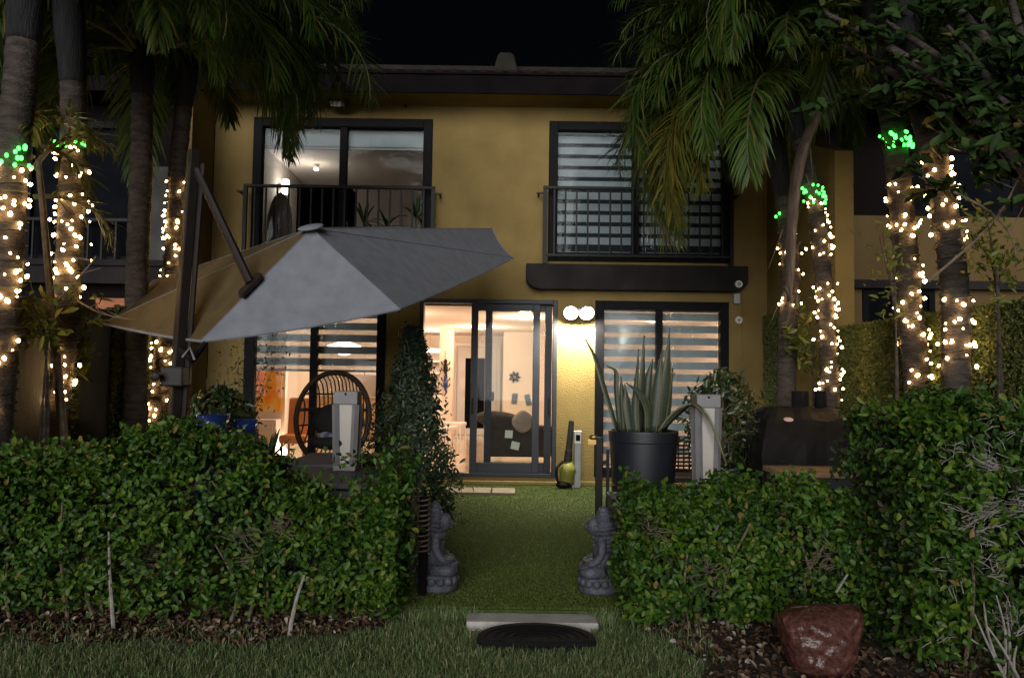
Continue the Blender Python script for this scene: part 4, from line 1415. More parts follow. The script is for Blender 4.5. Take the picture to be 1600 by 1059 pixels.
Z = zpx
string_lights(cvA, rA, [(Z(5, 480, 5.2), Z(20, 262, 5.2)), (Z(5, 650, 5.2), Z(5, 520, 5.2))], None, 5.2, 'fairy lights wound on the palm at the left edge', 21, 1.1, (Z(20, 268, 5.2), Z(20, 232, 5.2), 20))
string_lights(cvB, rB, [(Z(100, 470, 6), Z(115, 232, 6)), (Z(80, 655, 6), Z(95, 540, 6))], None, 6, 'fairy lights wound on the second palm from the left', 22, 1.0, (Z(115, 236, 6), Z(115, 220, 6), 8), 0.02)
string_lights(cvD, rD, [(Z(245, 672, 7.4), Z(275, 268, 7.4))], None, 7.4, 'fairy lights on the slim palm beside the umbrella mast', 23, 0.85)
string_lights(cvE, rE, [(Z(1298, 625, 7.6), Z(1292, 440, 7.6)), (Z(1283, 400, 7.6), Z(1270, 312, 7.6))], None, 7.6, 'fairy lights on the curved palm before the wing wall', 24, 0.9, (Z(1270, 322, 7.6), Z(1265, 292, 7.6), 22), 0.02)
string_lights(cvF, rF, [(Z(1238, 480, 8.2), Z(1230, 345, 8.2))], None, 8.2, 'sparse fairy lights on the palm with the dead frond', 25, 0.35, (Z(1228, 342, 8.2), Z(1228, 334, 8.2), 2))
string_lights(cvG, rG, [(Z(1432, 600, 6.3), Z(1405, 280, 6.3))], None, 6.3, 'fairy lights on the green-banded palm of the right pair', 26, 0.72, (Z(1400, 235, 6.3), Z(1400, 212, 6.3), 24))
string_lights(cvH, rH, [(Z(1492, 575, 5.75), Z(1490, 460, 5.75)), (Z(1482, 385, 5.75), Z(1465, 250, 5.75))], None, 5.75, 'fairy lights on the leaning palm of the right pair', 27, 0.9)

# hanging dead frond sheath
random.seed(40)
pts = [P(1335, 80, 7.4), P(1308, 130, 7.4), P(1272, 190, 7.4), P(1248, 260, 7.4), P(1238, 340, 7.4), P(1234, 430, 7.45), P(1233, 470, 7.45)]
cv = bez(pts, 30)
b = MB()
b.tube(cv, [0.015 + 0.11 * math.sin(PI * min(1, 0.12 + 0.78 * i / 30)) ** 1.2 * (1 + 0.1 * random.uniform(-1, 1)) for i in range(31)], 12, True, 0.35)
t = tag(b.build('dead_palm_frond', 'dead', None, smooth=True), 'grey dead palm frond hanging down by the yellow house corner', 'dead frond')
for i in range(26):
    s = random.randint(4, 29)
    p = cv[s] + Vector((random.uniform(-0.08, 0.08), random.uniform(-0.05, 0.02), 0))
    l = random.uniform(0.2, 0.5)
    sx = random.uniform(-0.15, 0.12)
    q = [p, p + Vector((sx * 0.5, 0, -l * 0.5)), p + Vector((sx, 0, -l))]
    MB().tube(q, [0.006, 0.004, 0.001], 4).build('dry_leaflet', 'dead', t)

# young palm fronds by the second palm
c = P(105, 560, 5.7)
t = thing('young_palm', (c.x, c.y, 0), 'small yellowing young palm between the two lit palms at left', 'palm')
MB().tube([(c.x - 0.05, c.y, 0), (c.x, c.y, 1.0), P(60, 250, 5.6)], [0.04, 0.035, 0.02], 8).build('trunk', 'stem', t)
random.seed(5)
for (az, el, L, dr) in ((0, 60, 0.75, 2.4), (340, 30, 0.7, 2.2), (20, 10, 0.7, 2.0), (300, 40, 0.6, 2.6), (0, -10, 0.6, 1.4), (180, 40, 0.6, 2.4), (220, 40, 0.6, 2.4)):
    add_frond(t, P(52, 190 + random.uniform(0, 120), 5.6), R_(az), R_(el), L, dr, ll=0.26, nleaf=26, hang=0.25, m='frond_y')

# ------------------------------------------------------------------ broadleaf tree at the upper right
random.seed(31)
rng = np.random.default_rng(31)
root = P(1690, 700, 5.2)
t = thing('broadleaf_tree', (root.x, root.y, 0), 'dark broad-leaved tree overhanging the right palms', 'tree')
fork = P(1660, 330, 5.2)
MB().tube(bez([Vector((root.x + 0.1, root.y, 0)), P(1685, 560, 5.2), fork], 14), [0.13 - 0.03 * i / 14 for i in range(15)], 12).build('trunk', 'stem', t, smooth=True)
tips = []
for (px, py, D) in ((1560, 150, 5.0), (1480, 40, 5.3), (1380, 30, 5.6), (1300, 60, 5.8), (1540, 230, 4.8), (1600, 60, 4.9), (1450, 120, 5.2), (1530, 10, 5.6), (1270, 10, 5.7), (1420, -60, 5.5), (1560, -80, 5.2)):
    e = P(px, py, D)
    mid = fork.lerp(e, 0.5) + Vector((random.uniform(-.1, .1), random.uniform(-.1, .1), 0.18))
    cv = bez([fork, mid, e], 12)
    MB().tube(cv, [0.05 * (1 - 0.8 * i / 12) + 0.004 for i in range(13)], 7).build('limb', 'trunk', t, smooth=True)
    tips += [(cv[i], i / 12) for i in range(4, 13)]
pos, nrm = [], []
for i in range(240):
    c, s = random.choice(tips)
    c = c + Vector((random.gauss(0, 0.20), random.gauss(0, 0.25), random.gauss(0.02, 0.17)))
    k = random.randint(5, 9)
    for j in range(k):
        az = 2 * PI * j / k + random.uniform(-.3, .3)
        d = Vector((math.cos(az), math.sin(az), random.uniform(-0.4, 0.3)))
        pos.append(c + d * 0.06)
        nrm.append(Vector((random.gauss(0, .5), random.gauss(-0.8, .5), 0.7)))
o = leaves('crown', np.array([tuple(p) for p in pos]), np.array([tuple(p) for p in nrm]), 0.125, 0.060, 'broad', t, 0.12, 0.2)
o['kind'] = 'stuff'


# light-green shrub sprays lit by the bulbs
def spray(name, px, py, D, base_px, label, n, spread, leafL, m, cat='plant', nst=5):
    b0 = P(base_px[0], base_px[1], D)
    t = thing(name, (b0.x, b0.y, 0), label, cat)
    pos, nrm = [], []
    for i in range(nst):
        e = P(px + random.gauss(0, spread * 0.7), py + random.gauss(0, spread * 0.6), D + random.uniform(-0.2, 0.2))
        st = Vector((b0.x + random.uniform(-0.05, 0.05), b0.y, 0.0))
        cv = bez([st, Vector((b0.x, b0.y, b0.z)), e], 14)
        MB().tube(cv, [0.012 * (1 - 0.75 * i2 / 14) for i2 in range(15)], 6).build('stem', 'trunk', t)
        for j in range(n // nst):
            p = cv[random.randint(8, 14)]
            pos.append(tuple(p + Vector((random.gauss(0, .07), random.gauss(0, .08), random.gauss(0, .07)))))
            nrm.append((random.gauss(0, .5), random.gauss(-.5, .5), random.gauss(.6, .4)))
    o = leaves('foliage', np.array(pos), np.array(nrm), leafL, leafL * 0.4, m, t, 0.12, 0.2)
    o['kind'] = 'stuff'
    return t


spray('lime_shrub', 1540, 350, 5.35, (1560, 480), 'lime green leafy sprays lit by the rightmost palm lights', 230, 38, 0.07, 'lime')
spray('lime_shrub', 1395, 385, 6.0, (1400, 520), 'lime green leafy sprays across the green-banded palm', 120, 22, 0.06, 'lime')
spray('lime_shrub', 1240, 500, 7.9, (1270, 590), 'lime green leafy sprays beside the yellow wing wall', 190, 26, 0.09, 'lime')
spray('lime_shrub', 60, 450, 5.5, (72, 560), 'tall lime stems between the two lit left palms', 150, 40, 0.09, 'lime')
spray('lime_shrub', 130, 500, 6.3, (120, 600), 'arching lime shrub below the second lit palm', 130, 42, 0.09, 'lime')
# bare pale branches
for (pts, D, lab) in (([(30, 515), (70, 490), (135, 420), (150, 400)], 5.6, 'bare pale branch slanting below the left palms'),
                      ([(120, 470), (160, 490), (210, 500)], 6.0, 'bare pale branch reaching towards the unlit palm'),
                      ([(1450, 440), (1530, 370), (1570, 320), (1600, 260)], 5.2, 'bare curved branch rising at the right edge'),
                      ([(1490, 300), (1545, 330), (1580, 370), (1590, 420)], 5.2, 'bare drooping branch at the right edge')):
    cv = bez([P(x, y, D) for x, y in pts], 16)
    b = MB().tube(cv, [0.010 - 0.007 * i / 16 for i in range(17)], 6)
    for j in range(4):
        p = cv[4 + j * 3]
        b.tube([p, p + Vector((random.uniform(-.15, .15), random.uniform(-.1, .1), random.uniform(-.05, .2)))], [0.005, 0.002], 5)
    tag(b.build('bare_branch', 'stem'), lab, 'branch')

# ------------------------------------------------------------------ cantilever umbrella
random.seed(3)
k = 1.80 / 1.70
uc = CAM + (Vector((-1.640, 6.660, 2.387)) - CAM) * k
th, az, h_, ph, Rr = 0.409, -1.925, 0.359 * k, 0.493, 1.80
un = Vector((math.sin(th) * math.cos(az), math.sin(th) * math.sin(az), math.cos(th)))
ua = un.cross(Vector((0, 1, 0))).normalized()
ub = un.cross(ua)
apex = uc + un * h_
rim = [uc + (ua * math.cos(i * PI / 4 + ph) + ub * math.sin(i * PI / 4 + ph)) * Rr for i in range(8)]
apex = CAM + (apex - CAM) * 0.84
for i_, k_ in ((3, 1.38), (4, 1.20)):
    rim[i_] = CAM + (rim[i_] - CAM) * k_
r2 = min(range(8), key=lambda i: rim[i].y)          # foremost corner
mast_top, mast_bot = P(303, 235, 5.6), P(268, 700, 5.6)
um = thing('cantilever_umbrella', (mast_bot.x, mast_bot.y, 0), 'large grey tilted cantilever umbrella over the patio', 'umbrella')
md = (mast_top - mast_bot).normalized()
mfoot = mast_bot - md * (mast_bot.z / md.z)
MB().tube([mfoot, mast_top], 0.052, 4, True).build('mast', 'bronze', um, bevel=0.008)
MB().tube([mfoot + Vector((0.07, 0, 0)), mast_top + Vector((0.07, 0, -0.1))], 0.02, 8).build('mast_channel', 'bronze', um)
MB().lathe((mfoot.x, mfoot.y, 0), [(0.45, 0), (0.45, 0.06), (0.12, 0.10), (0.10, 0.2)], 8).build('base', 'bronze', um)
pn = 8
for i in range(8):
    a, b_ = rim[i], rim[(i + 1) % 8]
    n0 = []
    bb = MB()
    rows = 8
    for top_side in (0, 1):
        for r in range(rows + 1):
            s = r / rows
            for q in range(rows + 1):
                u = q / rows
                p = apex.lerp(a.lerp(b_, u), max(s, 0.012))
                sag = -0.030 * s * 4 * u * (1 - u) * s
                edge_pull = -0.028 * 4 * u * (1 - u) * s ** 3
                mid = a.lerp(b_, 0.5)
                p = p + un * (sag + 0.0) + (uc - mid).normalized() * (-edge_pull)
                p = p - un * (0.004 if top_side else 0)
                bb.v.append(p)
    w = rows + 1
    for r in range(rows):
        for q in range(rows):
            x = r * w + q
            bb.f.append((x, x + w, x + w + 1, x + 1))
            y = x + w * w
            bb.f.append((y, y + 1, y + w + 1, y + w))
    for q in range(rows):
        x = rows * w + q
        bb.f.append((x, x + w * w, x + w * w + 1, x + 1))
    pan = bb.build('canopy_panel', 'umbrella_warm_shade' if i in (0, 7) else 'umbrella', um, smooth=False)
    # valance hem along the rim
    hem = MB()
    hp_ = [bb.v[rows * w + q] for q in range(w)]
    hem.tube([p - un * 0.006 for p in hp_], 0.010, 5).build('hem', 'umbrella', pan)
for i in range(8):
    MB().tube([apex + un * 0.006, rim[i] + un * 0.003], 0.003, 5).build('seam', 'umbrella', um)
    MB().tube([apex - un * 0.05, rim[i] - un * 0.025], [0.014, 0.010], 6).build('rib', 'bronze', um)
    MB().tube([uc - un * 0.25, apex.lerp(rim[i], 0.55) - un * 0.04], 0.009, 6).build('strut', 'bronze', um)
MB().tube([apex + un * 0.02, uc - un * 0.32], [0.025, 0.03], 10).build('hub', 'bronze', um)
MB().ell(apex + un * 0.012, (0.10, 0.10, 0.02), un.to_track_quat('Z', 'Y').to_matrix(), 14, 6).build('top_cap', 'umbrella', um, smooth=True)
plate = apex.lerp(rim[r2], 0.56) + un * 0.035
sl_ = (rim[r2] - apex).normalized()
at_ = P(307, 265, 5.6)
MB().tube([at_, plate + un * 0.02], 0.032, 8).build('arm', 'bronze', um)
q = Matrix((sl_, un.cross(sl_), un)).transposed()
MB().box(plate - Vector((0.10, 0.05, 0.025)), plate + Vector((0.10, 0.05, 0.02)), q).build('arm_plate', 'bronze', um, bevel=0.006)
c = P(265, 588, 5.53)
MB().box((c.x - 0.05, c.y - 0.05, c.z - 0.07), (c.x + 0.11, c.y + 0.12, c.z + 0.07)).build('crank_box', 'bronze', um, bevel=0.012)
MB().tube([(c.x - 0.03, c.y - 0.05, c.z), (c.x - 0.03, c.y - 0.12, c.z), (c.x - 0.06, c.y - 0.13, c.z)], 0.012, 8).ell((c.x - 0.045, c.y - 0.12, c.z), (0.035, 0.02, 0.035), None, 10, 6).build('crank_handle', 'bronze', um)
c = P(296, 553, 5.5)
MB().tube([P(283, 545, 5.55), P(300, 560, 5.45), P(322, 535, 5.46)], [0.025, 0.035, 0.02], 8).build('tilt_joint', 'frame', um)
MB().tube([P(285, 558, 5.4), P(297, 543, 5.38), P(304, 562, 5.38)], 0.008, 6).build('tie_cord', 'lantern', um)


# ------------------------------------------------------------------ hedges
def hedge(name, x0, x1, y0, y1, zfn, n, L, W, label, nst=14, zmin=0.06, deep=0.16, twigs=0, mtw='twig', nin=0.5, seed=1, faces=('f', 't', 'l', 'r'), holes=()):
    global rng
    rng = np.random.default_rng(seed)
    random.seed(seed)
    t = thing(name, ((x0 + x1) / 2, (y0 + y1) / 2, 0), label, 'hedge')

    def shell(n, dp):
        x = rng.uniform(x0, x1, n)
        y = rng.uniform(y0, y1, n)
        zt = zfn(x)
        z = zmin + (zt - zmin) * rng.uniform(0, 1, n)
        fa = {'f': (x1 - x0) * 1.0, 't': (x1 - x0) * (y1 - y0), 'l': (y1 - y0) * 1.0, 'r': (y1 - y0) * 1.0}
        pr = np.array([fa[f] for f in faces])
        which = rng.choice(len(faces), n, p=pr / pr.sum())
        nr = np.zeros((n, 3))
        off = rng.exponential(dp, n)
        off = np.minimum(off, 0.4)
        lump = wob(x, y, z, 1.3, seed) * 0.10 + wob(x, y, z, 3.3, seed + 2) * 0.06 + wob(x, y, z, 7.5, seed + 3) * 0.03
        for i, f in enumerate(faces):
            s = which == i
            if f == 'f':
                y[s] = y0 + off[s] - lump[s] + 0.10 * ((z[s] / zt[s]) ** 3)
                nr[s] = (0, -1, 0.25)
            elif f == 't':
                z[s] = zt[s] - off[s] + lump[s] * 0.8
                nr[s] = (0, -0.35, 1)
            elif f == 'l':
                x[s] = x0 + off[s] - lump[s]
                nr[s] = (-1, -0.3, 0.2)
            else:
                x[s] = x1 - off[s] + lump[s]
                nr[s] = (1, -0.3, 0.2)
        # ragged lower edge
        low = 0.10 + 0.10 * wob(x, y, 0 * z, 2.2, seed + 5)
        ok = z > zmin + np.maximum(0, low) * rng.uniform(0, 1, n)
        ok &= rng.uniform(0, 1, n) < 0.74 + 0.75 * wob(x, y, z, 4.5, seed + 9)
        for (hx, hz, hr) in holes:
            ok &= ~((((x - hx) / hr) ** 2 + ((z - hz) / (hr * 0.7)) ** 2 < 1) & (rng.uniform(0, 1, n) < 0.72) & (y < y0 + 0.3))
        return np.stack([x, y, z], 1)[ok], nr[ok]
    p, nr = shell(n, deep)
    nr = nr + rng.normal(size=nr.shape) * 0.75
    yg = (wob(p[:, 0], p[:, 1], p[:, 2], 2.6, seed + 4) > 0.22) & (rng.uniform(0, 1, len(p)) < 0.75)
    o = leaves('leaves', p[~yg], nr[~yg], L, W, 'hedge', t, 0.18, 0.18)
    o['kind'] = 'stuff'
    o = leaves('young_leaves', p[yg], nr[yg], L, W, 'hedge_y', t, 0.18, 0.18)
    o['kind'] = 'stuff'
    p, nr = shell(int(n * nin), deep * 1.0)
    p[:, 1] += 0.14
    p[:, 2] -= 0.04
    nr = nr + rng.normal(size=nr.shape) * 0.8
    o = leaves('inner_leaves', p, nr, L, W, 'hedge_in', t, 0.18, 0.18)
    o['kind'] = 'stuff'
    # stray shoots sticking up
    m = int((x1 - x0) * 26)
    x = rng.uniform(x0, x1, m)
    y = rng.uniform(y0, y1, m)
    pos, nn = [], []
    for i in range(m):
        zt = float(zfn(np.array([x[i]]))[0])
        hgt = random.uniform(0.03, 0.12)
        for j in range(7):
            s = random.random()
            pos.append((x[i] + random.gauss(0, .02), y[i] + random.gauss(0, .02), zt + hgt * s))
            nn.append((random.gauss(0, .7), random.gauss(-.6, .6), random.gauss(.5, .5)))
    o = leaves('shoots', np.array(pos), np.array(nn), L, W, 'hedge', t, 0.18, 0.18)
    o['kind'] = 'stuff'
    for i in range(nst):
        x = random.uniform(x0 + 0.05, x1 - 0.05)
        yb = random.uniform(y0 + 0.10, y0 + 0.35)
        zt = float(zfn(np.array([x]))[0])
        hh = random.uniform(0.35, 0.8) * zt
        pts = [Vector((x, yb, 0)), Vector((x + random.uniform(-.05, .05), yb - random.uniform(0, .05), hh * 0.5)), Vector((x + random.uniform(-.12, .12), yb + random.uniform(-.12, .1), hh))]
        MB().tube(bez(pts, 8), [random.uniform(0.008, 0.016) * (1 - 0.5 * j / 8) for j in range(9)], 6).build('stem', 'stem', t)
    if twigs:
        b = MB()
        clumps = []
        for (hx, hz, hr) in holes:
            clumps += [(hx + random.gauss(0, hr * 0.5), hz + random.gauss(0, hr * 0.4)) for q in range(4)]
        while len(clumps) < twigs // 9:
            cx = random.uniform(x0 + 0.1, x1)
            clumps.append((cx, random.uniform(0.1, 0.98) * float(zfn(np.array([cx]))[0])))
        for (cx, cz) in clumps:
            ang = random.uniform(-0.5, 1.1)
            dv = Vector((-math.cos(ang) if random.random() < 0.6 else math.cos(ang), -0.55, math.sin(ang)))
            for q in range(9):
                s0 = Vector((cx + random.gauss(0, .035), y0 + random.uniform(0.0, 0.09), cz + random.gauss(0, .03)))
                d1 = (dv + Vector((random.gauss(0, .3), random.gauss(0, .3), random.gauss(0, .35)))).normalized()
                l = random.uniform(0.03, 0.11)
                r = random.uniform(0.0014, 0.0034)
                e = s0 + d1 * l
                b.tube([s0, s0.lerp(e, .5) + Vector((random.gauss(0, .004), 0, random.gauss(0, .004))), e], [r, r * .9, r * .6], 4)
                if random.random() < 0.4:
                    m_ = s0.lerp(e, random.uniform(.3, .8))
                    b.tube([m_, m_ + (d1 + Vector((random.gauss(0, .5), 0, random.gauss(0, .5)))).normalized() * l * .4], [r * .6, r * .35], 4)
        o = b.build('twigs', mtw, t)
        o['kind'] = 'stuff'
    return t


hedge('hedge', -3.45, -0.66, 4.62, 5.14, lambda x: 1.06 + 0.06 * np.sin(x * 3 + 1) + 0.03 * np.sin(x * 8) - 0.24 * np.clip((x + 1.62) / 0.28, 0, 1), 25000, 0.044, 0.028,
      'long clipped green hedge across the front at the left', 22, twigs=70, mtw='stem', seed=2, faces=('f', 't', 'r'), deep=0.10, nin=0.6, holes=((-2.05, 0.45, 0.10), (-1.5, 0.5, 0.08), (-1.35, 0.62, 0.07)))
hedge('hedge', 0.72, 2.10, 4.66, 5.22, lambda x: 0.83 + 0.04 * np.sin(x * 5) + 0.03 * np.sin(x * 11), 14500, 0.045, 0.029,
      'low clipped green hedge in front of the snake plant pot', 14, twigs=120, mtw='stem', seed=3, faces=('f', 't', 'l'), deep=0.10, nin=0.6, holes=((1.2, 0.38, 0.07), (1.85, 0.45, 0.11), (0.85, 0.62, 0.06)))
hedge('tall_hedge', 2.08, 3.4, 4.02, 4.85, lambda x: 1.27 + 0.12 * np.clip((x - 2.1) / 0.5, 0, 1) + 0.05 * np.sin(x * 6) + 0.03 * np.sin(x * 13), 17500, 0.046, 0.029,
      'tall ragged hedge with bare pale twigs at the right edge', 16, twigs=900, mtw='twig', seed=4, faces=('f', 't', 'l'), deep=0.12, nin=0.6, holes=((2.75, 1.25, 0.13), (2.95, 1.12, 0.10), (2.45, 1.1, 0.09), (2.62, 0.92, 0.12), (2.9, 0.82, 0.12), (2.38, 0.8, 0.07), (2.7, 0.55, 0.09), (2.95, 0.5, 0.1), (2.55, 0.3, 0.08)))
# a few distinct stems at the front of the left hedge
random.seed(12)
for (pts, D, lab) in (([(178, 985), (172, 900), (170, 830)], 4.60, 'thin bare hedge stem standing free at the left'), ([(452, 985), (465, 930), (476, 898)], 4.56, 'leaning pale stem at the foot of the left hedge')):
    cv = bez([P(x, y, D) for x, y in pts], 10)
    cv[0].z = 0.0
    tag(MB().tube(cv, [0.014 - 0.008 * i / 10 for i in range(11)], 7).build('dry_sapling', 'twig'), lab, 'sapling')
for (px, py) in ((1590, 1050),):
    c = P(px, py, 3.98)
    b = MB()
    for i in range(7):
        a = Vector((c.x + random.uniform(-.04, .06), c.y + random.uniform(0, .06), 0))
        e = a + Vector((random.uniform(-.22, .1), random.uniform(-.05, .05), random.uniform(.2, .45)))
        b.tube(bez([a, a.lerp(e, .5) + Vector((random.uniform(-.03, .03), 0, 0.03)), e], 6), [0.009 * (1 - .6 * j / 6) for j in range(7)], 6)
    tag(b.build('bare_hedge_stump', 'twig'), 'forked pale bare hedge stems at the lower right corner', 'stems')

# ------------------------------------------------------------------ slatted planters and gate posts
def planter(x0, x1, y0, y1, zt, label, post_x, rope):
    t = thing('slatted_planter', ((x0 + x1) / 2, (y0 + y1) / 2, 0), label, 'planter')
    MB().box((x0 + 0.03, y0 + 0.03, 0.005), (x1 - 0.03, y1, zt - 0.04)).build('box_core', 'fencebase', t)
    n = 8
    hgt = (zt - 0.05) / n
    for i in range(n):
        z = 0.01 + i * hgt
        MB().box((x0 + 0.02, y0, z), (x1 - 0.02, y0 + 0.025, z + hgt - 0.012)).build('slat', 'planter', t, bevel=0.003)
        for xs, s in ((x0, 1), (x1 - 0.025, 1)):
            MB().box((xs, y0 + 0.027, z), (xs + 0.025, y1, z + hgt - 0.012)).build('slat', 'planter', t, bevel=0.003)
    MB().box((x0 - 0.01, y0 - 0.01, zt - 0.035), (x1 + 0.01, y1 + 0.01, zt)).build('top_board', 'planter', t, bevel=0.004)
    MB().box((post_x - 0.028, y0 - 0.065, 0), (post_x + 0.028, y0 - 0.011, zt + 0.02)).build('corner_post', 'fascia', t, bevel=0.004)
    if rope:
        pts = []
        for i in range(140):
            w = i / 139 * 2 * PI * 11
            pts.append((post_x + 0.045 * math.cos(w), y0 - 0.038 + 0.043 * math.sin(w), 0.38 + 0.40 * i / 139))
        MB().tube(pts, 0.006, 5).build('rope', 'stem', t)
    return t


planter(-1.78, -0.69, 5.42, 6.35, 0.76, 'dark slatted planter box behind the long left hedge', -0.70, False)
planter(0.78, 2.02, 5.42, 6.35, 0.60, 'dark slatted planter box behind the low right hedge', 0.80, False)
xa_, xb_ = P(463, 720, 6.9).x, P(580, 720, 6.9).x
t = thing('garden_bench', ((xa_ + xb_) / 2, 6.9, ZT), 'low dark grey bench behind the lantern and left hedge', 'bench')
for i in range(5):
    MB().box((xa_, 6.42 + i * 0.2, 0.735), (xb_, 6.61 + i * 0.2, 0.775)).build('seat_board', 'planter', t, bevel=0.004)
MB().box((xa_ + 0.03, 6.45, ZT), (xb_ - 0.03, 7.38, 0.733)).build('body', 'planter', t, bevel=0.005)
c = P(662, 800, 5.22)
t = thing('rope_post', (c.x, 5.22, 0), 'short dark post wound with rope at the end of the left hedge', 'post')
MB().box((c.x - 0.026, 5.194, 0), (c.x + 0.026, 5.246, 0.71)).build('post', 'fascia', t, bevel=0.004)
MB().tube([(c.x + 0.041 * math.cos(i / 139 * 22 * PI), 5.22 + 0.041 * math.sin(i / 139 * 22 * PI), 0.34 + 0.36 * i / 139) for i in range(140)], 0.006, 5).build('rope', 'stem', t)
c = P(936, 720, 6.6)
t = thing('gate_post', (c.x, c.y, ZT), 'slim black gate post with brass latch before the snake plant', 'post')
zt = P(936, 683, 6.6).z
MB().box((c.x - 0.028, c.y - 0.028, ZT), (c.x + 0.028, c.y + 0.028, zt)).build('post', 'iron', t, bevel=0.004)
MB().box((c.x - 0.095, c.y - 0.02, zt - 0.06), (c.x - 0.029, c.y + 0.02, zt - 0.02)).ell((c.x - 0.05, c.y, zt - 0.0), (0.035, 0.03, 0.025), None, 10, 6).build('latch', 'brass', t)
MB().box((c.x + 0.06, c.y - 0.015, ZT), (c.x + 0.085, c.y + 0.015, zt - 0.1)).box((c.x + 0.029, c.y - 0.012, zt - 0.22), (c.x + 0.059, c.y + 0.012, zt - 0.19)).build('gate_stile', 'iron', t)


# ------------------------------------------------------------------ statues
def statue(px, py_top, py_bot, D, face, label):
    """kneeling garden figure with ridged headdress; face = +1 looks right, -1 looks left"""
    c = P(px, py_bot, D)
    top = P(px, py_top, D)
    H = top.z - ZT
    o = Vector((c.x, D, ZT))
    S = H / 0.64
    t = thing('garden_statue', o, label, 'statue', 'kneeling stone figures flanking the path')
    W = lambda x, y, z: o + Vector((x * face * S, y * S, z * S))
    pr = [(0.135, 0), (0.15, 0.02), (0.145, 0.05), (0.125, 0.065), (0.13, 0.085), (0.15, 0.11), (0.145, 0.125), (0.10, 0.13)]
    ped = MB().lathe(o, [(r * S, z * S) for r, z in pr], 28, 1.0, 0.85).build('pedestal', 'stone', t, smooth=True)
    for i in range(14):
        w = 2 * PI * i / 14
        MB().ell(o + Vector((0.135 * S * math.cos(w), 0.115 * S * math.sin(w), 0.085 * S)), (0.032 * S, 0.028 * S, 0.034 * S), None, 8, 6).build('petal', 'stone', ped, smooth=True)
    bod = MB()
    bod.ell(W(0.035, 0, 0.18), (0.125 * S, 0.115 * S, 0.07 * S), None, 18, 10)            # folded legs
    bod.ell(W(-0.025, 0, 0.30), (0.075 * S, 0.09 * S, 0.15 * S), None, 18, 12)            # torso
    bod.ell(W(-0.01, 0, 0.395), (0.06 * S, 0.10 * S, 0.05 * S), None, 16, 8)              # shoulders
    for sy in (-1, 1):
        bod.tube(bez([W(-0.01, sy * 0.092, 0.40), W(0.0, sy * 0.115, 0.30), W(0.06, sy * 0.10, 0.23), W(0.115, sy * 0.03, 0.225)], 10), [0.034 * S, 0.033 * S, 0.032 * S, .03 * S, .029 * S, .028 * S, .026 * S, .025 * S, .024 * S, .022 * S, .02 * S], 10)
        bod.tube(bez([W(-0.03, sy * 0.07, 0.16), W(0.08, sy * 0.11, 0.165), W(0.135, sy * 0.05, 0.15)], 8), [0.05 * S, .05 * S, .048 * S, .045 * S, .042 * S, .04 * S, .036 * S, .032 * S, .028 * S], 10)
    bod.tube([W(-0.01, 0, 0.41), W(0.005, 0, 0.46)], [0.04 * S, 0.036 * S], 12)
    bod.build('body', 'stone', t, smooth=True)
    hd = MB().ell(W(0.040, 0, 0.490), (0.058 * S, 0.052 * S, 0.068 * S), None, 18, 12, lambda d: 1.0 + (0.08 if d.x * face > 0.6 and abs(d.y) < 0.3 and abs(d.z) < 0.35 else 0))
    hd.ell(W(0.098, 0, 0.483), (0.016 * S, 0.011 * S, 0.022 * S), None, 8, 6)              # nose
    hd.ell(W(0.088, 0, 0.455), (0.010 * S, 0.018 * S, 0.006 * S), None, 8, 5)              # mouth
    for sy in (-1, 1):
        hd.ell(W(0.086, sy * 0.021, 0.503), (0.007 * S, 0.012 * S, 0.006 * S), None, 8, 5)  # eyes
        hd.ell(W(0.03, sy * 0.053, 0.48), (0.014 * S, 0.008 * S, 0.032 * S), None, 8, 6)  # ears
    hd.build('head', 'stone', t, smooth=True)
    # ridged headdress falling down the back
    hood = MB()
    n = 22
    pts, rd = [], []
    for i in range(n + 1):
        u = i / n
        pts.append(W(-0.022 - 0.035 * u, 0, 0.64 - 0.33 * u))
        r = 0.012 + 0.076 * min(1, u / 0.42) ** 0.65 + 0.02 * max(0, u - 0.36)
        rd.append(r * S * (1.07 if i % 2 else 0.93))
    hood.tube(pts, rd, 18, True)
    hood.build('headdress', 'stone', t, smooth=False)
    return t


statue(683, 783, 920, 5.36, 1, 'kneeling grey stone figure in ridged headdress beside the left planter post')
statue(936, 790, 925, 5.36, -1, 'kneeling grey stone figure in ridged headdress beside the low right hedge')


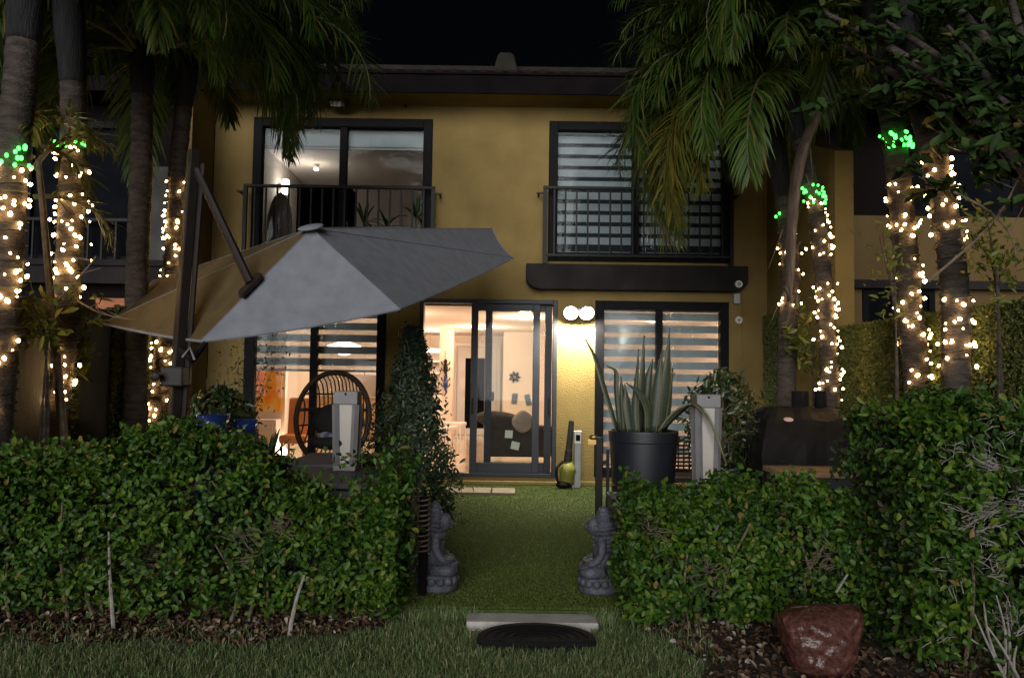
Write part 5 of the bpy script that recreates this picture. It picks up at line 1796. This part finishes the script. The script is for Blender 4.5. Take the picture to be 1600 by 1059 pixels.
# ------------------------------------------------------------------ lanterns
def lantern(px, py_top, py_bot, D, zb, wpx, label):
    c = P(px, py_bot, D)
    zt = P(px, py_top, D).z
    hw = wpx * D / F_PX / 2
    t = thing('tapered_lantern', (c.x, D, zb), label, 'lantern', 'square garden lanterns')
    lo = 0.82
    H = zt - zb
    def ring(z, k):
        return [Vector((c.x + sx * hw * k, D + sy * hw * k, z)) for sx, sy in ((-1, -1), (1, -1), (1, 1), (-1, 1))]
    fr = MB().box((c.x - hw * 1.02, D - hw * 1.02, zt - 0.10), (c.x + hw * 1.02, D + hw * 1.02, zt)).build('top_block', 'lantern', t, bevel=0.006)
    MB().ell((c.x, D - hw * 1.02, zt - 0.02), (0.010, 0.012, 0.010), None, 8, 6).build('screw', 'iron', fr)
    for sx, sy in ((-1, -1), (1, -1), (1, 1), (-1, 1)):
        MB().tube([(c.x + sx * hw * 0.86, D + sy * hw * 0.86, zt - 0.101), (c.x + sx * hw * 0.86 * lo, D + sy * hw * 0.86 * lo, zb + 0.04)], 0.028, 4).build('corner_post', 'lantern', t)
    a, b_ = ring(zt - 0.102, 0.80), ring(zb + 0.04, 0.80 * lo)
    p = MB()
    p.v = a + b_
    p.f = [(i, (i + 1) % 4, 4 + (i + 1) % 4, 4 + i) for i in range(4)] + [(0, 3, 2, 1), (4, 5, 6, 7)]
    p.build('frosted_panel', 'lantern_pane', t)
    MB().box((c.x - hw * 0.95, D - hw * 0.95, zb), (c.x + hw * 0.95, D + hw * 0.95, zb + 0.04)).build('base', 'lantern', t, bevel=0.005)


lantern(541, 611, 730, 6.20, 0.762, 36, 'tapered grey square lantern in front of the egg chair')
lantern(1103, 616, 740, 6.20, 0.602, 36, 'tapered grey square lantern beside the snake plant pot')

# ------------------------------------------------------------------ snake plant in black pot
c = P(1005, 690, 6.95)
zr = P(1005, 672, 6.95).z
rp = 54 * 6.95 / F_PX
t = thing('snake_plant_pot', (c.x, 6.95, ZT), 'tall black cylinder pot holding the snake plant', 'pot')
hz = zr - ZT
MB().lathe((c.x, 6.95, ZT), [(rp * 0.80, 0), (rp * 0.82, 0.02), (rp * 0.90, hz * 0.5), (rp * 0.905, hz * 0.515), (rp * 0.885, hz * 0.53), (rp * 0.97, hz - 0.10), (rp * 0.985, hz - 0.09), (rp, hz - 0.01), (rp * 0.99, hz), (rp * 0.93, hz), (rp * 0.92, hz - 0.08), (0.02, hz - 0.081)], 96).build('vessel', 'pot', t, smooth=False)
MB().lathe((c.x, 6.95, zr - 0.079), [(rp * 0.90, 0), (rp * 0.5, 0.012), (0.03, 0.02)], 24).build('soil', 'soil', t)
sp = thing('snake_plant', (c.x, 6.95, zr - 0.07), 'variegated snake plant with upright and drooping blades in the black pot', 'plant')


def blade_leaf(pts_px, w, parent, yaw=0.0, D=6.95):
    w *= 0.88
    pts = bez([P(x, y, D + dd) for (x, y, dd) in pts_px], 12)
    side = Vector((math.cos(yaw), math.sin(yaw), 0))
    me = MB()
    ws = [w * (0.75 + 0.25 * math.sin(PI * min(1, s / 0.8))) * (1 - max(0, s - 0.6) / 0.4) ** 0.8 + 0.002 for s in [i / 12 for i in range(13)]]
    n0 = 0
    back = Vector((-side.y, side.x, 0))
    for i, p in enumerate(pts):
        tt = (pts[min(i + 1, 12)] - pts[max(i - 1, 0)]).normalized()
        sv = (side - tt * side.dot(tt)).normalized()
        bk = tt.cross(sv)
        for u, dp in ((-0.5, 0.0), (-0.38, 0.008), (0, 0.016), (0.38, 0.008), (0.5, 0.0)):
            me.v.append(p + sv * (u * ws[i]) + bk * (-dp))
    for i in range(12):
        for j in range(4):
            a = i * 5 + j
            me.f.append((a, a + 1, a + 6, a + 5))
    o = me.build('leaf', 'snake', parent, smooth=True)
    o.data.materials.append(M['snake_edge'])
    for i, pl in enumerate(o.data.polygons):
        if i % 4 in (0, 3):
            pl.material_index = 1
    so = o.modifiers.new('thick', 'SOLIDIFY')
    so.thickness = 0.006


for pp, w, yw in (([(1030, 675, 0), (1040, 600, 0), (1046, 513, 0)], 0.11, 0.3), ([(1020, 675, -.08), (1026, 610, -.1), (1035, 545, -.1)], 0.10, -0.4),
                  ([(1000, 675, .05), (1003, 610, .05), (1006, 524, .05)], 0.085, 0.5), ([(995, 675, -.1), (992, 640, -.1), (998, 545, -.12)], 0.075, -0.3),
                  ([(985, 675, -.1), (980, 635, -.1), (976, 600, -.1)], 0.085, 0.2), ([(975, 675, 0), (973, 630, 0), (970, 588, 0)], 0.075, 0.0),
                  ([(965, 675, .1), (945, 610, .1), (930, 560, .1), (914, 530, .1)], 0.065, 0.6), ([(968, 672, -.05), (963, 610, -.05), (962, 580, -.05), (948, 570, -.08)], 0.05, -0.5),
                  ([(1012, 675, -.12), (1012, 640, -.15), (1000, 615, -.18), (978, 598, -.2)], 0.075, 0.2), ([(1020, 675, .1), (1035, 620, .1), (1054, 582, .1)], 0.06, 0.4),
                  ([(1035, 672, -.1), (1058, 648, -.4), (1086, 631, -.86), (1112, 662, -.92), (1136, 726, -.95)], 0.055, 0.4), ([(1030, 675, -.1), (1050, 650, -.12), (1072, 634, -.15), (1090, 630, -.2)], 0.07, 0.3),
                  ([(1008, 675, .1), (1012, 600, .1), (1020, 560, .1)], 0.09, -0.2), ([(1040, 672, .08), (1046, 630, .08), (1050, 575, .1)], 0.07, 0.8), ([(990, 675, .12), (996, 620, .12), (990, 590, .12)], 0.06, 0.9)):
    blade_leaf(pp, w, sp, yw)


# ------------------------------------------------------------------ shrubs near the house
def leaf_bush(name, px, py_top, py_bot, wpx, D, zb, n, L, m, label, shape, cat='shrub', pot=None, trunk=True):
    global rng
    rng = np.random.default_rng(abs(hash(px)) % 1000 + 5 if False else int(px))
    c = P(px, py_bot, D)
    zt = P(px, py_top, D).z
    hw = wpx * D / F_PX / 2
    t = thing(name, (c.x, D, zb), label, cat)
    z = rng.uniform(0, 1, n)
    if shape == 'cone':
        z = rng.uniform(0, 1, n) ** 1.35
        rr = np.where(z < 0.35, 0.88 + 0.35 * z, 1.0 - (z - 0.35) / 0.65 * 0.82)
    else:
        rr = np.sqrt(np.maximum(0.02, 1 - (2 * z - 1) ** 2))
    a = rng.uniform(0, 2 * PI, n)
    rad = hw * rr * (1 - rng.exponential(0.16, n).clip(0, 0.7)) * (1 + 0.20 * np.sin(a * 3 + z * 9) + 0.17 * np.sin(a * 5 - z * 23) + 0.10 * np.sin(a * 9 + z * 41)) * (1 + np.where(rng.uniform(0, 1, n) < 0.10, rng.uniform(0.05, 0.4, n), 0))
    ztop = zb + (0.15 if pot is None else 0.42)
    pos = np.stack([c.x + rad * np.cos(a), D + rad * np.sin(a) * 0.9, ztop + (zt - ztop) * z + rng.normal(0, .02, n)], 1)
    nr = np.stack([np.cos(a), np.sin(a), np.full(n, 0.5)], 1) + rng.normal(size=(n, 3)) * 0.6
    o = leaves('foliage', pos, nr, L, L * 0.45, m, t, 0.15, 0.15)
    o['kind'] = 'stuff'
    if trunk:
        MB().tube([(c.x, D, zb), (c.x + 0.02, D, (zb + zt) / 2), (c.x, D, zt - 0.1)], [0.03, 0.022, 0.006], 8).build('trunk', 'stem', t)
        for i in range(9):
            w = random.uniform(0, 2 * PI)
            z0 = random.uniform(ztop, zt - 0.25)
            MB().tube([(c.x, D, z0), (c.x + hw * .6 * math.cos(w), D + hw * .6 * math.sin(w), z0 + 0.2)], [0.009, 0.003], 5).build('branch', 'stem', t)
    if pot:
        MB().lathe((c.x, D, zb), [(pot * .8, 0), (pot * .95, .2), (pot, .36), (pot * 1.06, .37), (pot * 1.06, .42), (pot * .95, .42), (pot * .9, .36), (0.02, .36)], 24).build('pot', 'pot', t, smooth=False)
    return t


leaf_bush('conical_shrub', 640, 513, 775, 122, 7.0, ZT, 11000, 0.05, 'shrub', 'tall dark conical shrub left of the open sliding door', 'cone')
leaf_bush('ficus_bush', 1128, 580, 745, 112, 7.6, ZT, 1500, 0.075, 'ficus', 'loose dark ficus bush behind the right lantern', 'ball', pot=0.2)
leaf_bush('yucca_bush', 340, 606, 690, 100, 7.0, ZT, 1700, 0.09, 'ficus', 'dark bushy plant behind the umbrella crank', 'ball', pot=0.18)
# wall vine left of the lower window
rng = np.random.default_rng(77)
t = thing('wall_vine', (P(370, 580, 10.3).x, 10.3, 0.1), 'thin leafy climbing vine beside the lower left window', 'vine')
pos = []
for i in range(5):
    p0 = P(362 + i * 8, 660, 10.3)
    p1 = P(345 + i * 26, 515 + random.uniform(0, 25), 10.25)
    p1.x = min(p1.x, P(452, 520, 10.3).x)
    cv = bez([Vector((p0.x, 10.3, ZT)), p0, p0.lerp(p1, .5) + Vector((random.uniform(-.1, .1), 0, 0)), p1], 16)
    MB().tube(cv, [0.008 - 0.0045 * j / 16 for j in range(17)], 5).build('stem', 'stem', t)
    for j in range(75):
        p = cv[random.randint(4, 16)]
        pos.append((p.x + random.gauss(0, .10), p.y + random.gauss(0, .05), p.z + random.gauss(0, .09)))
o = leaves('foliage', np.array(pos), rng.normal(size=(len(pos), 3)) * .6 + np.array([[0, -1, .4]]), 0.055, 0.024, 'ficus', t)
o['kind'] = 'stuff'
# slim dark post left of the lower window
a = P(394, 500, 10.2)
tag(MB().box((a.x - 0.06, 10.15, ZT), (a.x + 0.06, 10.25, 2.35)).build('pergola_post', 'frame', None, bevel=0.006), 'dark square post beside the lower left window', 'post')
# agave by the window
c = P(420, 690, 7.4)
t = thing('agave', (c.x, 7.4, ZT), 'spiky agave in front of the white console cabinet', 'plant')
MB().lathe((c.x, 7.4, ZT), [(0.13, 0), (0.17, 0.3), (0.19, 0.62), (0.2, 0.66), (0.17, 0.66), (0.02, 0.6)], 20).build('pot', 'pot', t)
for i in range(13):
    az = 2 * PI * i / 13 + random.uniform(-.2, .2)
    el = random.uniform(0.7, 1.35)
    d = Vector((math.cos(az) * math.cos(el), math.sin(az) * math.cos(el), math.sin(el)))
    base = Vector((c.x, 7.4, ZT + 0.62))
    l = random.uniform(.24, .34)
    MB().tube([base, base + d * l * .4, base + d * l * .75, base + d * l], [0.014, 0.022, 0.014, 0.001], 6, True, 0.4).build('leaf', 'agave', t)
# blue glazed pots
for (px, py, D, r, lab) in ((333, 648, 6.3, 0.13, 'blue glazed pot with star glint by the umbrella mast'), (384, 655, 6.6, 0.10, 'smaller blue glazed pot next to the agave')):
    c = P(px, py, D)
    zt = c.z
    o = MB().lathe((c.x, D, ZT), [(r * .6, 0), (r * .9, (zt - ZT) * .3), (r * 1.1, (zt - ZT) * .7), (r * .9, (zt - ZT) * .92), (r, (zt - ZT)), (r * .85, zt - ZT), (r * .8, zt - ZT - 0.06), (0.02, zt - ZT - 0.07)], 24).build('blue_pot', 'bluepot', None, smooth=True)
    tag(o, lab, 'pot', 'blue glazed pots')

# ------------------------------------------------------------------ egg chair
D = 8.6
c = P(520, 652, D)
hw, hh = 57 * D / F_PX, 70 * D / F_PX
t = thing('egg_chair', (c.x, D, ZT), 'dark rattan egg chair under the umbrella', 'chair')
# the hoop leans back a little
hp = lambda w: Vector((c.x + hw * math.cos(w), D + 0.10 * math.sin(w), c.z + hh * math.sin(w)))
hoop = [hp(2 * PI * i / 40) for i in range(41)]
MB().tube(hoop, 0.030, 8, False).build('hoop', 'rattan', t, smooth=True)
nr = 19
for i in range(1, nr):
    x = -1 + 2 * i / nr
    zz = math.sqrt(1 - x * x)
    pts = []
    for j in range(13):
        s = -1 + 2 * j / 12
        dep = 0.42 * math.sqrt(max(0, 1 - s * s)) * math.sqrt(max(0.05, 1 - x * x))
        pts.append(Vector((c.x + hw * x, D + 0.10 * zz * s + dep, c.z + hh * zz * s)))
    MB().tube(pts, 0.008, 5).build('rib', 'rattan', t)
for zz in (-0.55, -0.2, 0.15, 0.5):
    w = math.sqrt(1 - zz * zz)
    pts = [Vector((c.x + hw * w * math.cos(a), D + 0.1 * zz + 0.42 * w * math.sin(a), c.z + hh * zz)) for a in [PI * i / 20 for i in range(21)]]
    MB().tube(pts, 0.010 if zz != 0.15 else 0.02, 5).build('weave_band', 'rattan', t)
MB().ell((c.x, D + 0.12, c.z - hh * 0.55), (hw * 0.75, 0.26, 0.09), None, 20, 10).build('seat_cushion', 'cushion', t, smooth=True)
MB().ell((c.x, D + 0.28, c.z - hh * 0.12), (hw * 0.74, 0.10, hh * 0.42), None, 20, 12).build('back_cushion', 'cushion', t, smooth=True)
MB().tube([(c.x, D + 0.2, c.z - hh * 0.9), (c.x, D + 0.2, ZT + 0.05)], 0.035, 8).build('stand_post', 'rattan', t)
MB().lathe((c.x, D + 0.2, ZT), [(0.36, 0), (0.36, 0.03), (0.06, 0.05)], 24).build('stand_base', 'rattan', t)
c2 = P(515, 700, D - 0.1)
pillow('blue_pillow', (c2.x - 0.02, D + 0.02, c2.z + 0.07), 0.34, 0.20, 'pillow', 'blue and white patterned pillow on the egg chair', 0.15)

# wicker chair behind the pot
D = 8.4
c = P(1068, 700, D)
t = thing('wicker_chair', (c.x, D, ZT), 'dark woven patio chair between the pot and lantern', 'chair')
zt_ = P(1068, 686, D).z
bw_ = 0.30
for i in range(9):
    z = ZT + 0.45 + (zt_ - ZT - 0.45) * i / 8
    MB().tube([(c.x - bw_, D + 0.25, z), (c.x + bw_, D + 0.25, z)], 0.012, 6).build('back_slat', 'rattan', t)
for i in range(11):
    x = c.x - bw_ + 2 * bw_ * i / 10
    MB().tube([(x, D + 0.262, ZT + 0.43), (x, D + 0.262, zt_)], 0.009, 6).build('back_spindle', 'rattan', t)
MB().box((c.x - bw_, D - 0.28, ZT + 0.38), (c.x + bw_, D + 0.23, ZT + 0.43)).build('seat', 'rattan', t, bevel=0.01)
for sx in (-1, 1):
    for yy in (-0.25, 0.25):
        MB().tube([(c.x + sx * bw_, D + yy, ZT), (c.x + sx * bw_, D + yy, ZT + (0.62 if yy < 0 else zt_ - ZT + 0.02))], 0.018, 8).build('leg', 'rattan', t)
    MB().tube([(c.x + sx * bw_, D - 0.27, ZT + 0.62), (c.x + sx * bw_, D + 0.26, ZT + 0.64)], 0.018, 8).build('arm', 'rattan', t)

# ------------------------------------------------------------------ covered grill
random.seed(61)
D = 7.5
a, b2 = P(1168, 690, D), P(1322, 690, D)
zt_ = P(1240, 637, D).z
zs = P(1240, 678, D).z
t = thing('covered_grill', ((a.x + b2.x) / 2, D, ZT), 'barbecue grill under a black fabric cover by the leaf fence', 'grill')
bb = MB()
prof = [(ZT + 0.02, 0.0, 0.52), (ZT + 0.3, -0.01, 0.50), (zs - 0.16, -0.02, 0.49), (zs - 0.02, 0.0, 0.48), (zs + 0.02, 0.02, 0.46), (zs + 0.15, 0.10, 0.34), (zt_ - 0.03, 0.22, 0.20), (zt_, 0.27, 0.12)]
nx = 40
loopn = None
wx = b2.x - a.x
for (z, inset, dep) in prof:
    ring = []
    per = []
    x0, x1 = a.x + inset * wx * 0.75, b2.x - inset * wx * 0.35
    for i in range(nx):
        u = i / nx * 4
        e = int(u)
        f_ = u - e
        if e == 0: p = (x0 + (x1 - x0) * f_, D - dep)
        elif e == 1: p = (x1, D - dep + 2 * dep * f_)
        elif e == 2: p = (x1 - (x1 - x0) * f_, D + dep)
        else: p = (x0, D + dep - 2 * dep * f_)
        cx, cy = (x0 + x1) / 2, D
        fold = 1 + (0.045 * math.sin(i * 2.1) + 0.03 * math.sin(i * 3.7 + 1)) * max(0, min(1, (zs + 0.02 - z) / 0.25))
        bb.v.append(Vector((cx + (p[0] - cx) * fold, cy + (p[1] - cy) * fold, z + 0.015 * math.sin(i * 1.7) * (1 if z > ZT + 0.1 else 0))))
for r in range(len(prof) - 1):
    for i in range(nx):
        q = r * nx + i
        q2 = r * nx + (i + 1) % nx
        bb.f.append((q, q2, q2 + nx, q + nx))
bb.f.append(tuple(range((len(prof) - 1) * nx, len(prof) * nx)))
cov = bb.build('cover', 'cover', t, bevel=0.012)
cc = P(1232, 657, D - 0.36)
rot = Matrix.Rotation(R_(-52), 3, 'X')
MB().ell((cc.x, D - 0.36, zs + 0.155), (0.045, 0.006, 0.03), rot, 14, 6).build('badge', 'pink', t)
# three dark cups standing on the grill
for i, (px, lab) in enumerate(((1246, 'dark cup on the grill, nearest the house wall'), (1258, 'dark cup on the grill, middle of the three'), (1281, 'dark cup on the grill, nearest the leaf fence'))):
    c = P(px, 632, D)
    r = 9.0 * D / F_PX
    zb = zt_ - 0.012
    h2 = P(px, 611, D).z - zb
    yy = D + (0.0, 0.06, -0.02)[i]
    o = MB().lathe((c.x, yy, zb), [(r * .85, 0), (r, h2 * .15), (r, h2), (r * .88, h2), (r * .85, h2 * .3), (0.01, h2 * .28)], 18).build('dark_cup', 'rubber', None)
    tag(o, lab, 'cup', 'dark cups on the grill')
# low box with wooden top
D = 6.5
a, b2 = P(1222, 738, D), P(1338, 738, D)
zt_ = P(1280, 738, D).z
t = thing('deck_box', ((a.x + b2.x) / 2, D + 0.2, ZT), 'dark low box with a wooden top in front of the grill', 'box')
MB().box((a.x + 0.02, D, ZT), (b2.x, D + 0.5, zt_ - 0.045)).build('carcass', 'planter', t, bevel=0.005)
for i in range(4):
    y = D - 0.02 + i * 0.135
    MB().box((a.x, y, zt_ - 0.043), (b2.x + 0.02, y + 0.131, zt_)).build('plank', 'wood', t, bevel=0.003)

# ------------------------------------------------------------------ small things by the wall
D = 10.35
c = P(886, 750, D)
t = thing('leaf_blower', (c.x, D, ZT), 'yellow-green leaf blower with black nozzle leaning on the wall', 'leaf blower')
c1, c0 = P(893, 658, 10.5), P(887, 722, D)
MB().tube([c0, c0.lerp(c1, .25), c0.lerp(c1, .3), c1], [0.055, 0.05, 0.042, 0.036], 12).build('nozzle', 'rubber', t)
bz = (c0.z + ZT) / 2
MB().ell((c.x - 0.0, D, bz + 0.02), (0.10, 0.10, (c0.z - ZT) / 2 + 0.02), Matrix.Rotation(0.15, 3, 'Y'), 16, 12, lambda d: 1 + 0.08 * math.sin(6 * d.z)).build('motor_body', 'blower', t, smooth=True)
MB().tube(bez([Vector((c.x - 0.06, D - 0.05, bz + 0.18)), Vector((c.x - 0.14, D - 0.10, bz + 0.10)), Vector((c.x - 0.13, D - 0.10, bz - 0.06)), Vector((c.x - 0.05, D - 0.06, bz - 0.10))], 10), 0.018, 8).build('handle', 'rubber', t)
MB().ell((c.x - 0.05, D - 0.04, ZT + 0.05), (0.10, 0.09, 0.05), None, 12, 8).build('foot', 'rubber', t, smooth=True)
c = P(902, 752, 10.42)
zt_ = P(902, 674, 10.42).z
t = thing('bollard_light', (c.x, 10.42, ZT), 'slim white bollard light standing by the leaf blower', 'bollard light')
MB().box((c.x - 0.042, 10.38, ZT), (c.x + 0.042, 10.46, zt_ - 0.16)).build('shaft', 'grey', t, bevel=0.008)
MB().box((c.x - 0.045, 10.377, zt_ - 0.158), (c.x + 0.045, 10.463, zt_ - 0.012)).build('head', 'whitep', t, bevel=0.01)
MB().box((c.x - 0.028, 10.371, zt_ - 0.12), (c.x + 0.028, 10.3765, zt_ - 0.04)).build('lens', 'dark_glass', t)
MB().box((c.x - 0.05, 10.37, zt_ - 0.011), (c.x + 0.05, 10.47, zt_ + 0.01)).build('cap', 'whitep', t, bevel=0.005)
MB().box((c.x - 0.07, 10.35, ZT), (c.x - 0.043, 10.49, ZT + 0.03)).build('foot', 'grey', t)
for i, (a, b_, lab) in enumerate(((697, 768, 'pale flat paver in the turf below the door, longer one'), (769, 806, 'pale flat paver in the turf below the door, shorter one'))):
    xa, xb = P(a, 762, 9.9).x, P(b_, 762, 9.9).x
    o = MB().box((xa, 9.66, ZT), (xb - 0.01, 10.1, ZT + 0.03)).build('paver', 'paver', None, bevel=0.006)
    tag(o, lab, 'paver', 'pavers below the door')

# ------------------------------------------------------------------ mulch bag
D = 4.12
c = P(1280, 1035, D)
H = P(1280, 950, D).z
t = thing('mulch_bag', (c.x, D, 0.0), 'shiny red-brown plastic mulch bag standing before the tall hedge', 'bag')
bb = MB()
nu, nv = 40, 22
for i in range(nv + 1):
    s = i / nv
    z = 0.012 + H * s
    close = math.sqrt(max(0.0, 1 - (max(0, s - 0.72) / 0.28) ** 2.6))
    w = (0.145 + 0.085 * s ** 0.9) * (0.62 + 0.38 * close)
    d = (0.13 + 0.03 * math.sin(PI * s)) * (0.18 + 0.82 * close)
    rnd = min(1, s / 0.10) ** 0.5
    for j in range(nu):
        a = 2 * PI * j / nu
        ca, sa = math.cos(a), math.sin(a)
        e = 0.75
        x = math.copysign(abs(ca) ** e, ca) * w * (0.55 + 0.45 * rnd)
        y = math.copysign(abs(sa) ** e, sa) * d * (0.55 + 0.45 * rnd)
        wr = 0.014 * math.sin(5 * a + 9 * s) * s + 0.008 * math.sin(23 * s + 3 * a + 2 * math.sin(4 * a)) + 0.007 * math.sin(13 * a - 17 * s)
        tilt = 0.02 * (x / 0.2) * s
        bb.v.append(Vector((c.x + x * (1 + wr * 2), D + y + wr * (1 if sa < 0 else -1), z + tilt + 0.012 * math.sin(9 * x / 0.2) * s ** 4)))
for i in range(nv):
    for j in range(nu):
        q = i * nu + j
        q2 = i * nu + (j + 1) % nu
        bb.f.append((q, q2, q2 + nu, q + nu))
bb.f.append(tuple(range(nu))[::-1])
bb.f.append(tuple(range(nv * nu, (nv + 1) * nu)))
bo = bb.build('sack', 'bag', t, smooth=True)
ss = bo.modifiers.new('sub', 'SUBSURF')
ss.levels = ss.render_levels = 1
a, e = P(1306, 925, D - 0.15), P(1324, 897, D - 0.10)
MB().tube([a + Vector((0, -0.0, 0)), e], [0.008, 0.006], 5, True, 0.5).build('tape_strip', 'twig', t)
